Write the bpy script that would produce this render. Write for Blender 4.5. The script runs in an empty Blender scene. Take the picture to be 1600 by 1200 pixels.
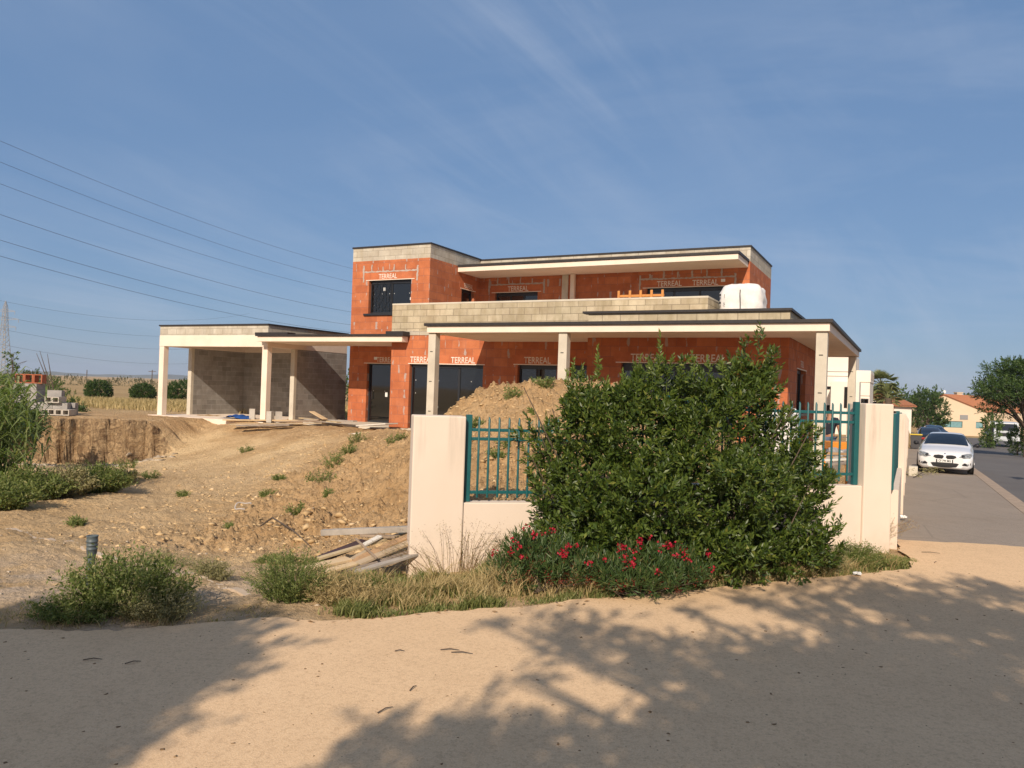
import bpy, bmesh, math, random
import numpy as np
from mathutils import Vector, Matrix
R = math.radians
random.seed(7); rng = np.random.default_rng(7)
scene = bpy.context.scene
COL = scene.collection
# ------------------------------------------------------------------ camera
F = 1215.0; CZ = 1.95
roll = R(1.95); pitch = math.atan(9.5 / F)
_c, _s, _cp, _sp = math.cos(roll), math.sin(roll), math.cos(pitch), math.sin(pitch)
cd = bpy.data.cameras.new('camera'); cam = bpy.data.objects.new('camera', cd); COL.objects.link(cam)
cd.sensor_width = 36; cd.lens = F / 1600 * 36; cd.clip_start = 0.05; cd.clip_end = 20000
m = Matrix(((_c, -_s, 0), (-_s * _sp, -_c * _sp, -_cp), (_s * _cp, _c * _cp, -_sp)))
cam.matrix_world = Matrix.Translation((0, 0, CZ)) @ m.to_4x4()
scene.camera = cam
# ------------------------------------------------------------------ sun and sky
SUN = Vector((-0.2525, -0.994, 0.66)).normalized()      # towards the sun
sun_el = math.asin(SUN.z); sun_az = math.atan2(SUN.x, SUN.y)
sd = bpy.data.lights.new('sun', 'SUN'); sd.energy = 4.5; sd.angle = R(0.53); sd.color = (1.0, 0.86, 0.71)
so = bpy.data.objects.new('sun', sd); COL.objects.link(so)
so.rotation_euler = SUN.to_track_quat('Z', 'Y').to_euler()
scene.view_settings.view_transform = 'Standard'; scene.view_settings.look = 'None'
scene.view_settings.exposure = 0.2; scene.view_settings.gamma = 1
wd = bpy.data.worlds.new('World'); scene.world = wd; wd.use_nodes = True
nt = wd.node_tree; bg = nt.nodes['Background']
sky = nt.nodes.new('ShaderNodeTexSky'); sky.sky_type = 'NISHITA'; sky.sun_disc = False
sky.sun_elevation = sun_el; sky.sun_rotation = sun_az
sky.air_density = 1.0; sky.dust_density = 0.25; sky.ozone_density = 2.2; sky.altitude = 0
bg.inputs['Strength'].default_value = 0.088
tc = nt.nodes.new('ShaderNodeTexCoord')
sx = nt.nodes.new('ShaderNodeSeparateXYZ'); nt.links.new(tc.outputs['Generated'], sx.inputs[0])
def wmath(op, a, b=None, clamp=False):
    n = nt.nodes.new('ShaderNodeMath'); n.operation = op; n.use_clamp = clamp
    for i, q in enumerate((a, b)):
        if q is None: continue
        if isinstance(q, (int, float)): n.inputs[i].default_value = q
        else: nt.links.new(q, n.inputs[i])
    return n.outputs[0]
zz = wmath('ADD', wmath('MAXIMUM', sx.outputs['Z'], 0.0), 0.30)
cx = wmath('DIVIDE', sx.outputs['X'], zz); cy = wmath('DIVIDE', sx.outputs['Y'], zz)
cb = nt.nodes.new('ShaderNodeCombineXYZ'); nt.links.new(cx, cb.inputs[0]); nt.links.new(cy, cb.inputs[1])
mr = nt.nodes.new('ShaderNodeMapping'); mr.inputs['Rotation'].default_value = (0, 0, R(-52)); nt.links.new(cb.outputs[0], mr.inputs[0])
mp = nt.nodes.new('ShaderNodeMapping'); mp.inputs['Scale'].default_value = (0.45, 2.3, 1); nt.links.new(mr.outputs[0], mp.inputs[0])
def wnoise(scale, det, rough, dist, vec):
    n = nt.nodes.new('ShaderNodeTexNoise'); n.inputs['Scale'].default_value = scale; n.inputs['Detail'].default_value = det
    n.inputs['Roughness'].default_value = rough; n.inputs['Distortion'].default_value = dist
    nt.links.new(vec, n.inputs['Vector']); return n.outputs['Fac']
n1 = wnoise(1.5, 10, 0.62, 0.7, mp.outputs[0]); n2 = wnoise(1.1, 4, 0.5, 0.3, cb.outputs[0])
cl = wmath('MULTIPLY', wmath('SUBTRACT', n1, 0.44), 2.8, True)
cl2 = wmath('MULTIPLY', wmath('SUBTRACT', n2, 0.36), 3.6, True)
mq = nt.nodes.new('ShaderNodeMapping'); mq.inputs['Rotation'].default_value = (0, 0, R(16)); nt.links.new(cb.outputs[0], mq.inputs[0])
mq2 = nt.nodes.new('ShaderNodeMapping'); mq2.inputs['Scale'].default_value = (0.8, 2.0, 1); mq2.inputs['Location'].default_value = (3.1, 1.7, 0); nt.links.new(mq.outputs[0], mq2.inputs[0])
n3 = wnoise(1.3, 10, 0.6, 0.8, mq2.outputs[0]); side = wmath('ADD', wmath('MULTIPLY', cx, 0.55), 0.45, True)
veil = wmath('MULTIPLY', wmath('MULTIPLY', wmath('SUBTRACT', n3, 0.42), 2.6, True), wmath('MULTIPLY', side, 0.30))
cf0 = wmath('MULTIPLY', wmath('MULTIPLY', cl, cl2), 0.46, True)
air = nt.nodes.new('ShaderNodeMixRGB'); air.inputs[0].default_value = .72; air.inputs[2].default_value = (1.50, 2.70, 4.9, 1); nt.links.new(sky.outputs[0], air.inputs[1])
# hazy warm glow round the unseen sun, added as fill for the shade
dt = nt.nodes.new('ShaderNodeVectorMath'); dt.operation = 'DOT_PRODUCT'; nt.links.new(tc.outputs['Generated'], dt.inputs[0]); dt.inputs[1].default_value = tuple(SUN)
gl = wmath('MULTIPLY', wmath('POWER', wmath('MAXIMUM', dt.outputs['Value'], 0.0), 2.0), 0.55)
fill_halo = nt.nodes.new('ShaderNodeMixRGB'); nt.links.new(gl, fill_halo.inputs[0]); nt.links.new(air.outputs[0], fill_halo.inputs[1]); fill_halo.inputs[2].default_value = (6.6, 5.2, 3.9, 1)
cf = wmath('ADD', cf0, veil, True)
mx = nt.nodes.new('ShaderNodeMixRGB'); nt.links.new(cf, mx.inputs[0]); nt.links.new(fill_halo.outputs[0], mx.inputs[1])
mx.inputs[2].default_value = (5.4, 6.0, 7.2, 1)
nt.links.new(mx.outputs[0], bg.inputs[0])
# ------------------------------------------------------------------ helpers
AX = R(27.2)
U = (math.cos(AX), -math.sin(AX)); V = (math.sin(AX), math.cos(AX))
def W(u, v): return (u * U[0] + v * V[0], u * U[1] + v * V[1])
def UVc(x, y): return (x * U[0] + y * U[1], x * V[0] + y * V[1])
def ray(px, py):
    x = (px - 800) / F; y = -(py - 600) / F
    xr = x * _c - y * _s; yr = x * _s + y * _c
    return (xr, _cp - yr * _sp, _sp + yr * _cp)
def onY(px, py, Y):
    r = ray(px, py); return (r[0] / r[1] * Y, Y, r[2] / r[1] * Y + CZ)
def onz(px, py, z):
    r = ray(px, py); t = (z - CZ) / r[2]; return (r[0] * t, r[1] * t, z)
def smooth(a, b, x):
    t = np.clip((x - a) / (b - a), 0, 1); return t * t * (3 - 2 * t)

_perm = rng.permutation(4096)
_gr = rng.random(4096) * 2 * np.pi
def pnoise(x, y):
    xi = np.floor(x).astype(int); yi = np.floor(y).astype(int); fx = x - xi; fy = y - yi
    def g(ix, iy):
        h = _gr[(_perm[(ix & 4095)] + iy * 57) & 4095]
        return np.cos(h) * (x - ix) + np.sin(h) * (y - iy)
    u = fx * fx * fx * (fx * (fx * 6 - 15) + 10); v = fy * fy * fy * (fy * (fy * 6 - 15) + 10)
    a = g(xi, yi); b = g(xi + 1, yi); c = g(xi, yi + 1); d = g(xi + 1, yi + 1)
    return (a * (1 - u) + b * u) * (1 - v) + (c * (1 - u) + d * u) * v
def fbm(x, y, o=4, r=.5):
    s = 0; a = 1.
    for i in range(o):
        s = s + a * pnoise(x + 17.3 * i, y - 9.1 * i); a *= r; x = x * 2.03; y = y * 2.03
    return s

# ---- object helpers
def tag(o, label=None, cat=None, group=None, kind=None):
    if label: o['label'] = label
    if cat: o['category'] = cat
    if group: o['group'] = group
    if kind: o['kind'] = kind
    return o
def thing(name, label, cat, loc=(0, 0, 0), rz=0, group=None):
    o = bpy.data.objects.new(name, None); COL.objects.link(o); o.empty_display_size = .2
    o.location = loc; o.rotation_euler = (0, 0, rz)
    o['og'] = (0., 0., 0.)
    return tag(o, label, cat, group)
def npmesh(name, verts, tris=None, quads=None, mats=(), smooth_=False, mi=None):
    me = bpy.data.meshes.new(name)
    verts = np.asarray(verts, dtype=np.float32)
    loops = []; starts = []; n = 0
    if quads is not None and len(quads):
        q = np.asarray(quads, dtype=np.int32); loops.append(q.ravel()); starts.append(np.arange(len(q)) * 4); n = q.size
    if tris is not None and len(tris):
        t = np.asarray(tris, dtype=np.int32); loops.append(t.ravel()); starts.append(n + np.arange(len(t)) * 3)
    loops = np.concatenate(loops).astype(np.int32); starts = np.concatenate(starts).astype(np.int32)
    me.vertices.add(len(verts)); me.vertices.foreach_set('co', verts.ravel())
    me.loops.add(len(loops)); me.loops.foreach_set('vertex_index', loops)
    me.polygons.add(len(starts)); me.polygons.foreach_set('loop_start', starts)
    if smooth_: me.polygons.foreach_set('use_smooth', np.ones(len(starts), dtype=bool))
    for m_ in mats: me.materials.append(m_)
    if mi is not None: me.polygons.foreach_set('material_index', np.asarray(mi, dtype=np.int32))
    me.update(); me.validate()
    return me
def link(name, me, parent=None):
    o = bpy.data.objects.new(name, me); COL.objects.link(o)
    if parent is not None: o.parent = parent
    return o
class MB:
    """collects polygons, builds them as one mesh object"""
    def __init__(s, org=(0, 0, 0)): s.v = []; s.f = []; s.sm = []; s.org = org
    def poly(s, pts, sm=False):
        n = len(s.v); s.v += [tuple(p) for p in pts]; s.f.append(tuple(range(n, n + len(pts)))); s.sm.append(sm)
    def add(s, vs, fs, sm=False):
        n = len(s.v); s.v += [tuple(p) for p in vs]
        for f in fs: s.f.append(tuple(i + n for i in f)); s.sm.append(sm)
    def box(s, x0, x1, y0, y1, z0, z1, mat=None):
        vs = [(x, y, z) for z in (z0, z1) for y in (y0, y1) for x in (x0, x1)]
        if mat is not None: vs = [tuple(mat @ Vector(p)) for p in vs]
        s.add(vs, [(0, 2, 3, 1), (4, 5, 7, 6), (0, 1, 5, 4), (2, 6, 7, 3), (0, 4, 6, 2), (1, 3, 7, 5)])
    def bar(s, a, b, w, h=None, up=(0, 0, 1)):
        h = h or w; a = Vector(a); b = Vector(b); d = (b - a); L = d.length; d.normalize()
        up = Vector(up)
        if abs(d.dot(up)) > .98: up = Vector((1, 0, 0))
        x = d.cross(up).normalized(); y = x.cross(d).normalized()
        mm = Matrix((x, d, y)).transposed().to_4x4(); mm.translation = a
        s.box(-w / 2, w / 2, 0, L, -h / 2, h / 2, mm)
    def tube(s, pts, rad, n=8, sm=True, cap=True):
        pts = [Vector(p) for p in pts]
        if isinstance(rad, (int, float)): rad = [rad] * len(pts)
        ring = []; px = None
        for i, p in enumerate(pts):
            d = (pts[min(i + 1, len(pts) - 1)] - pts[max(i - 1, 0)]).normalized()
            if px is None:
                px = d.orthogonal().normalized()
            else:
                px = (px - d * px.dot(d))
                px = px.normalized() if px.length > 1e-6 else d.orthogonal().normalized()
            py = d.cross(px)
            ring.append([p + (px * math.cos(2 * math.pi * k / n) + py * math.sin(2 * math.pi * k / n)) * rad[i] for k in range(n)])
        vs = [q for r_ in ring for q in r_]; fs = []
        for i in range(len(pts) - 1):
            for k in range(n):
                k2 = (k + 1) % n; fs.append((i * n + k, i * n + k2, (i + 1) * n + k2, (i + 1) * n + k))
        s.add(vs, fs, sm)
        if cap:
            s.poly(ring[0][::-1]); s.poly(ring[-1])
    def disc(s, c, ax, r, n=16, th=.02):
        ax = Vector(ax).normalized(); c = Vector(c); s.tube([c - ax * th / 2, c + ax * th / 2], r, n)
    def grid(s, P, sm=True, close=False):
        h = len(P); w = len(P[0]); vs = [p for r_ in P for p in r_]; fs = []
        for i in range(h - 1):
            for j in range(w - 1 + (1 if close else 0)):
                j2 = (j + 1) % w; fs.append((i * w + j, i * w + j2, (i + 1) * w + j2, (i + 1) * w + j))
        s.add(vs, fs, sm)
    def cells(s, xs, ys, zs, solid):
        """non-uniform voxel solid, outer faces only; solid(i,j,k)->bool"""
        nx, ny, nz = len(xs) - 1, len(ys) - 1, len(zs) - 1
        S = lambda i, j, k: 0 <= i < nx and 0 <= j < ny and 0 <= k < nz and solid(i, j, k)
        for i in range(nx):
            for j in range(ny):
                for k in range(nz):
                    if not S(i, j, k): continue
                    x0, x1, y0, y1, z0, z1 = xs[i], xs[i + 1], ys[j], ys[j + 1], zs[k], zs[k + 1]
                    if not S(i - 1, j, k): s.poly([(x0, y0, z0), (x0, y0, z1), (x0, y1, z1), (x0, y1, z0)])
                    if not S(i + 1, j, k): s.poly([(x1, y0, z0), (x1, y1, z0), (x1, y1, z1), (x1, y0, z1)])
                    if not S(i, j - 1, k): s.poly([(x0, y0, z0), (x1, y0, z0), (x1, y0, z1), (x0, y0, z1)])
                    if not S(i, j + 1, k): s.poly([(x0, y1, z0), (x0, y1, z1), (x1, y1, z1), (x1, y1, z0)])
                    if not S(i, j, k - 1): s.poly([(x0, y0, z0), (x0, y1, z0), (x1, y1, z0), (x1, y0, z0)])
                    if not S(i, j, k + 1): s.poly([(x0, y0, z1), (x1, y0, z1), (x1, y1, z1), (x0, y1, z1)])
    def build(s, name, mat, parent=None, bevel=0, label=None):
        og = parent_origin(parent) if parent is not None else (0, 0, 0)
        me = bpy.data.meshes.new(name)
        me.from_pydata([(p[0] - og[0], p[1] - og[1], p[2] - og[2]) for p in s.v], [], s.f)
        me.polygons.foreach_set('use_smooth', s.sm)
        me.materials.append(mat); me.update()
        o = link(name, me, parent)
        if bevel:
            b_ = bmesh.new(); b_.from_mesh(me); bmesh.ops.remove_doubles(b_, verts=b_.verts, dist=1e-5); b_.to_mesh(me); b_.free()
            md = o.modifiers.new('bevel', 'BEVEL'); md.width = bevel; md.segments = 2; md.limit_method = 'ANGLE'; md.angle_limit = R(40)
        if label: o['label'] = label
        return o
OG = {}
def parent_origin(p):
    while p is not None:
        if p.name in OG: return OG[p.name]
        p = p.parent
    return (0, 0, 0)
def frame_thing(name, label, cat, u, v, z, group=None):
    """thing on the plot's own axes: its parts are written in (u,v,z)"""
    x, y = W(u, v); o = thing(name, label, cat, (x, y, z), -AX, group); OG[o.name] = (u, v, z); return o
def world_thing(name, label, cat, x, y, z, group=None):
    o = thing(name, label, cat, (x, y, z), 0, group); OG[o.name] = (x, y, z); return o
def settle(o, x, y, z):
    """move the origin of a single mesh thing to its base"""
    o.data.transform(Matrix.Translation((-x, -y, -z))); o.location = (x, y, z); return o

# ---- materials
def newmat(name):
    m_ = bpy.data.materials.new(name); m_.use_nodes = True; return m_, m_.node_tree, m_.node_tree.nodes['Principled BSDF']
class N:
    def __init__(s, nt): s.nt = nt
    def lk(s, a, b):
        s.nt.links.new(a, b)
    def setin(s, inp, q):
        if q is None: return
        if hasattr(q, 'is_linked') or isinstance(q, bpy.types.NodeSocket): s.lk(q, inp)
        elif isinstance(q, tuple) and len(q) == 3 and inp.type == 'RGBA': inp.default_value = (*q, 1)
        else: inp.default_value = q
    def math(s, op, a, b=None, c=None, clamp=False):
        n = s.nt.nodes.new('ShaderNodeMath'); n.operation = op; n.use_clamp = clamp
        s.setin(n.inputs[0], a); s.setin(n.inputs[1], b); s.setin(n.inputs[2], c); return n.outputs[0]
    def noise(s, scale, det=4, rough=.55, vec=None, dist=0):
        n = s.nt.nodes.new('ShaderNodeTexNoise'); n.inputs['Scale'].default_value = scale; n.inputs['Detail'].default_value = det
        n.inputs['Roughness'].default_value = rough; n.inputs['Distortion'].default_value = dist
        if vec is not None: s.lk(vec, n.inputs['Vector'])
        return n.outputs['Fac']
    def vor(s, scale, vec=None, feat='F1'):
        n = s.nt.nodes.new('ShaderNodeTexVoronoi'); n.feature = feat; n.inputs['Scale'].default_value = scale
        if vec is not None: s.lk(vec, n.inputs['Vector'])
        return n
    def mix(s, f, a, b, mode='MIX'):
        n = s.nt.nodes.new('ShaderNodeMixRGB'); n.blend_type = mode
        s.setin(n.inputs[0], f); s.setin(n.inputs[1], a); s.setin(n.inputs[2], b); return n.outputs[0]
    def ramp(s, f, a, b):
        n = s.nt.nodes.new('ShaderNodeMapRange'); n.inputs[1].default_value = a; n.inputs[2].default_value = b
        s.lk(f, n.inputs[0]); return n.outputs[0]
    def coord(s, kind='Object'):
        return s.nt.nodes.new('ShaderNodeTexCoord').outputs[kind]
    def mapping(s, vec, scale=(1, 1, 1), rot=(0, 0, 0)):
        n = s.nt.nodes.new('ShaderNodeMapping'); n.inputs['Scale'].default_value = scale; n.inputs['Rotation'].default_value = rot
        s.lk(vec, n.inputs[0]); return n.outputs[0]
    def bump(s, h, strength, dist=.02):
        n = s.nt.nodes.new('ShaderNodeBump'); n.inputs['Strength'].default_value = strength; n.inputs['Distance'].default_value = dist
        s.lk(h, n.inputs['Height']); return n.outputs[0]
def simple(name, c, rough=.6, c2=None, scale=6, bump=0, bdist=.01, metal=0, spec=.4, coat=0, coords='Object', det=5):
    m_, nt_, b_ = newmat(name); n = N(nt_)
    b_.inputs['Roughness'].default_value = rough; b_.inputs['Metallic'].default_value = metal
    b_.inputs['Specular IOR Level'].default_value = spec; b_.inputs['Coat Weight'].default_value = coat
    co = n.coord(coords)
    if c2 is not None:
        f = n.ramp(n.noise(scale, det, .6, co), .32, .68); n.lk(n.mix(f, c, c2), b_.inputs['Base Color'])
    else: b_.inputs['Base Color'].default_value = (*c, 1)
    if bump:
        n.lk(n.bump(n.noise(scale * 6, 4, .6, co), bump, bdist), b_.inputs['Normal'])
    return m_
def blocks(name, ca, cb_, mortar, bw, bh, ms=.006, blob=0., blobcol=(.42, .38, .33), stain=None, stainamt=.0, bump=.35, off=0., wash=None):
    m_, nt_, b_ = newmat(name); n = N(nt_); co = n.coord()
    sp = nt_.nodes.new('ShaderNodeSeparateXYZ'); n.lk(co, sp.inputs[0])
    h = n.math('ADD', n.math('ADD', sp.outputs[0], sp.outputs[1]), 100.0 + off); z = n.math('ADD', sp.outputs[2], 10.0)
    cbn = nt_.nodes.new('ShaderNodeCombineXYZ'); n.lk(h, cbn.inputs[0]); n.lk(z, cbn.inputs[1])
    bt = nt_.nodes.new('ShaderNodeTexBrick'); n.lk(cbn.outputs[0], bt.inputs['Vector'])
    bt.inputs['Scale'].default_value = 1; bt.inputs['Brick Width'].default_value = bw; bt.inputs['Row Height'].default_value = bh
    bt.inputs['Mortar Size'].default_value = ms; bt.inputs['Mortar Smooth'].default_value = .3; bt.inputs['Bias'].default_value = 0
    bt.offset = .5; bt.offset_frequency = 2; bt.squash = 1
    n.setin(bt.inputs['Color1'], ca); n.setin(bt.inputs['Color2'], cb_); n.setin(bt.inputs['Mortar'], mortar)
    col = bt.outputs['Color']
    g = n.noise(3.0, 6, .65, co); col = n.mix(n.ramp(g, .3, .75), col, n.mix(1.0, col, (.70, .66, .64), 'MULTIPLY'))
    g2 = n.noise(.7, 3, .5, co); col = n.mix(n.math('MULTIPLY', n.ramp(g2, .35, .7), .35), col, n.mix(1.0, col, (1.0, 1.12, 1.2), 'MULTIPLY'))
    if blob:
        row = n.math('FLOOR', n.math('DIVIDE', z, bh)); par = n.math('MULTIPLY', n.math('MODULO', row, 2.0), .5)
        fr = n.math('FRACT', n.math('ADD', n.math('ADD', n.math('DIVIDE', h, bw), par), .5))
        dist = n.math('MULTIPLY', n.math('ABSOLUTE', n.math('SUBTRACT', fr, .5)), bw)
        cv = nt_.nodes.new('ShaderNodeCombineXYZ')
        n.lk(n.math('MULTIPLY', h, 3.2), cv.inputs[0]); n.lk(n.math('MULTIPLY', z, 1.5), cv.inputs[1])
        wv = n.noise(1.0, 5, .6, cv.outputs[0])
        wd_ = n.math('MULTIPLY', n.math('SUBTRACT', wv, .5), blob)
        mk = n.math('MULTIPLY', n.math('SUBTRACT', wd_, dist), 60.0, None, True)
        col = n.mix(n.math('MULTIPLY', mk, .8), col, blobcol)
    if stain is not None:
        sv = n.mapping(co, (3.5, 3.5, .8)); st = n.ramp(n.noise(1.0, 6, .65, sv), .45, .75)
        col = n.mix(n.math('MULTIPLY', st, stainamt), col, stain)
    if wash is not None:   # pale smears of cement slurry
        sv = n.mapping(co, (2.2, 2.2, 1.1)); st = n.ramp(n.noise(.8, 7, .7, sv), .58, .74)
        col = n.mix(n.math('MULTIPLY', st, .22), col, wash)
    n.lk(col, b_.inputs['Base Color']); b_.inputs['Roughness'].default_value = .88; b_.inputs['Specular IOR Level'].default_value = .25
    hgt = n.math('ADD', n.math('MULTIPLY', bt.outputs['Fac'], -1.0), n.math('MULTIPLY', n.noise(40, 4, .6, co), .35))
    n.lk(n.bump(hgt, bump, .008), b_.inputs['Normal'])
    return m_
def leafmat(name, a, b, c=None, rough=.45, trans=.25, spec=.4):
    m_, nt_, b_ = newmat(name); n = N(nt_)
    gi = nt_.nodes.new('ShaderNodeNewGeometry'); cr = nt_.nodes.new('ShaderNodeValToRGB')
    n.lk(gi.outputs['Random Per Island'], cr.inputs[0])
    cr.color_ramp.elements[0].color = (*a, 1); cr.color_ramp.elements[1].color = (*b, 1)
    if c:
        e = cr.color_ramp.elements.new(.93); e.color = (*b, 1); cr.color_ramp.elements[-1].color = (*c, 1); 
    n.lk(cr.outputs[0], b_.inputs['Base Color']); b_.inputs['Roughness'].default_value = rough
    b_.inputs['Specular IOR Level'].default_value = spec
    tr = nt_.nodes.new('ShaderNodeBsdfTranslucent'); n.lk(n.mix(1., cr.outputs[0], (1.3, 1.5, .6), 'MULTIPLY'), tr.inputs[0])
    ms = nt_.nodes.new('ShaderNodeMixShader'); ms.inputs[0].default_value = trans
    out = nt_.nodes['Material Output']; n.lk(b_.outputs[0], ms.inputs[1]); n.lk(tr.outputs[0], ms.inputs[2]); n.lk(ms.outputs[0], out.inputs[0])
    return m_
A0_ = (-1.09, 8.75); WA_ = math.atan2(10.2 - 8.75, 5.02 + 1.09)
# ================================================================== GROUND
def zr(v):      # height of pavement and road along their own direction
    return np.interp(v, [-50, 12.6, 30, 68, 100, 200, 2000], [0.0, 0.0, -.38, -1.25, -1.4, -1.5, -1.0])
CP = []
def cp(px, py, Y): CP.append(onY(px, py, Y))
for px, py, Y in [(-100,655,27.5),(60,655,27.2),(150,655,27),(220,655,27.5),(300,657,29.3),(380,660,28),(450,668,26.5),
    (300,666,28.6),(300,684,27.2),(300,702,25.6),(300,730,22.3),(300,762,18.2),(300,800,14.3),(300,830,12.5),(300,860,10.5),(300,900,8.3),
    (230,704,25.4),(230,732,22),(230,770,17.2),(380,668,27.6),(380,684,26.2),(380,704,24.4),(380,740,20),(380,790,14.8),
    (450,682,24.6),(450,706,22.4),(450,740,18.6),(450,780,15),(450,820,12.5),(450,850,11),(450,880,9.5),(450,940,7.1),
    (550,668,26),(550,690,20.5),(550,720,17),(550,760,14.6),(550,800,12.6),(550,830,11.3),(550,865,10.2),(550,950,6.9),
    (625,672,23.5),(630,684,18.5),(630,720,15.8),(630,770,13.2),(630,820,11.5),
    (700,644,15.5),(700,700,13.6),(700,760,11.6),(760,616,15.8),(760,690,12.7),(790,607.5,16.1),(820,607,16.2),(860,605,16.2),(900,605,16.2),(940,606,16.2),(1000,612,15.8),
    (760,785,9.9),(850,690,12.8),(850,785,10),(950,690,12.8),(950,775,10.3),(1050,640,15),(1050,700,13),(1100,670,14.5),(1150,710,13.5),
    (100,790,14.4),(100,850,9.8),(100,900,7.9),(100,745,17.5),(100,727,21.5),(0,727,21.5),(0,790,14.2),(0,850,9.7),(0,900,7.8),(0,960,6.3),(100,960,6.3),(200,960,6.35),(300,950,6.6),
    (-200,790,14.2),(-200,900,7.8),(-200,745,18.5)]: cp(px, py, Y)
for x, y, z in [(-.5, 19, .9), (2, 18.6, .9), (-3, 19.5, .6), (5, 17, .6), (3, 11, .6), (4.3, 11, .62), (1.5, 10, .5), (5.4, 14, .3), (6.5, 16, .2), (9, 21, 0.0), (11, 26, -.1), (-1.2, 9.0, -.22), (-1.5, 10.2, -.2),
    (-3, 24, .55), (0, 22, .55), (3, 21, .55), (-8, 30, .5), (-14, 33, .45), (-22, 30, .5), (-22, 36, .45), (-10, 40, .45), (5, 30, .4), (0, 40, .4),
    (0, 4, 0), (-4, 4, 0), (4, 4, 0), (0, 6.6, 0), (2, 7.8, 0), (4.5, 8.8, 0), (-8, 5, 0), (8, 5, 0), (.8, 8.0, .0), (3, 9, 0.02), (-12, 7, 0), (-6, 1, 0), (6, 1, 0), (-0.3, 7.6, -.04), (2.2,8.7,.0), (4.9,9.8,.04), (-1.2, 7.8, -.12)]:
    CP.append((x, y, z))
CP = np.array(CP)
def tps(a, b):
    d2 = (a[:, None, 0] - b[None, :, 0]) ** 2 + (a[:, None, 1] - b[None, :, 1]) ** 2
    return .5 * d2 * np.log(d2 + 1e-9)
n_ = len(CP); Km = tps(CP, CP) + np.eye(n_) * .15; Pm = np.c_[np.ones(n_), CP[:, :2]]
Am = np.zeros((n_ + 3, n_ + 3)); Am[:n_, :n_] = Km; Am[:n_, n_:] = Pm; Am[n_:, :n_] = Pm.T
sol = np.linalg.solve(Am, np.r_[CP[:, 2], 0, 0, 0])
def rbf(x, y):
    out = np.empty(x.size); xf = x.ravel(); yf = y.ravel()
    for i in range(0, x.size, 40000):
        q = np.c_[xf[i:i + 40000], yf[i:i + 40000]]
        out[i:i + 40000] = tps(q, CP) @ sol[:n_] + sol[n_] + q @ sol[n_ + 1:]
    return out.reshape(x.shape)
PATH_EDGE = [(-14, 5.75), (-6, 5.85), (-3.81, 5.9), (-2.95, 5.92), (-2.48, 6.21), (-1.93, 6.4), (-1.2, 6.45), (-.49, 6.75), (.79, 7.32), (2.01, 7.86), (3.61, 8.62), (4.74, 9.16), (5.08, 9.8), (5.2, 10.3), (5.52, 11.1)]
PEX = np.array([p[0] for p in PATH_EDGE]); PEY = np.array([p[1] for p in PATH_EDGE])
def cutline(x):   # top edge of the excavated bank (Y as a function of X)
    return 25.0 + .12 * (x + 14) + .25 * np.sin(x * 1.1)
def Hbase(x, y):
    x = np.asarray(x, float); y = np.asarray(y, float)
    u = x * U[0] + y * U[1]; v = x * V[0] + y * V[1]; r = np.hypot(x, y)
    z = np.clip(rbf(np.clip(x, -24, 14), np.clip(y, 0, 44)), -1.0, 2.15)
    z = np.where(y < 44, z, .42)
    # flat near the path
    ey = np.interp(x, PEX, PEY); wn = smooth(0., 2.6, y - ey); z = z * wn
    # bank cut by the digger
    cy_ = cutline(x); m_ = smooth(-24, -20, x) * (1 - smooth(-12.0, -10.9, x + .4 * fbm(y * 1.3, x * .0 + 2, 3)))
    grv = .26 * np.abs(np.sin(x * 5.6 + 2.2 * np.sin(x * 1.3) + .8 * np.sin(x * 3.1))) ** .7 + .45 * fbm(x * 1.2, y * 0 + 3.3, 4) + .12 * fbm(x * 5, y * 2, 3)
    d = y - cy_ - grv
    low = np.interp(y, [6, 8, 9.8, 14.4, 17.5, 21.5, 25.5], [0, -.1, -.2, -.45, -.6, -.78, -.9]); hi = .55
    st = smooth(-.16, .10, d)
    zc = low * (1 - st) + hi * st
    z = z * (1 - m_ * smooth(18, 21, y)) + zc * m_ * smooth(18, 21, y) * (1 - smooth(30, 34, y)) + .5 * m_ * smooth(30, 34, y)
    # pad under the buildings
    pad = smooth(18.8, 20.2, v) * (1 - smooth(33, 40, v)) * smooth(-30, -27, u) * (1 - smooth(-2.5, -.6, u))
    z = z * (1 - pad) + np.minimum(z, .48) * pad
    # far land
    far = smooth(36, 60, r) * (u < -.3)
    zf = np.interp(r, [40, 80, 300, 3000], [.42, .25, 0, 0])
    z = z * (1 - far) + zf * far
    # in front of the boundary wall the earth stays low
    tw = -(x - A0_[0]) * math.sin(WA_) + (y - A0_[1]) * math.cos(WA_)
    fr_ = (1 - smooth(.05, .25, tw)) * smooth(-1.25, -.95, x)
    z = z * (1 - fr_) + np.minimum(z, np.interp(x, [-1.2, 1, 3.5, 5.2], [-.2, -.03, .0, .04]) * wn) * fr_
    # the street side
    sd_ = smooth(-.36, -.16, u)
    zs = zr(v) - np.interp(v, [15, 20], [.012, .05])
    z = z * (1 - sd_) + zs * sd_
    zq = np.where(u > 12, 1, 0) * smooth(12, 16, u) * .15
    z = z + zq * (v > 14)
    back = (y < 1.0)
    z = np.where(back, 0, z)
    return z
def rough_w(x, y):
    u = x * U[0] + y * U[1]; ey = np.interp(x, PEX, PEY)
    return smooth(.05, 1.0, y - ey) * (1 - smooth(-.40, -.32, u)) * (x > -40)
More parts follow.
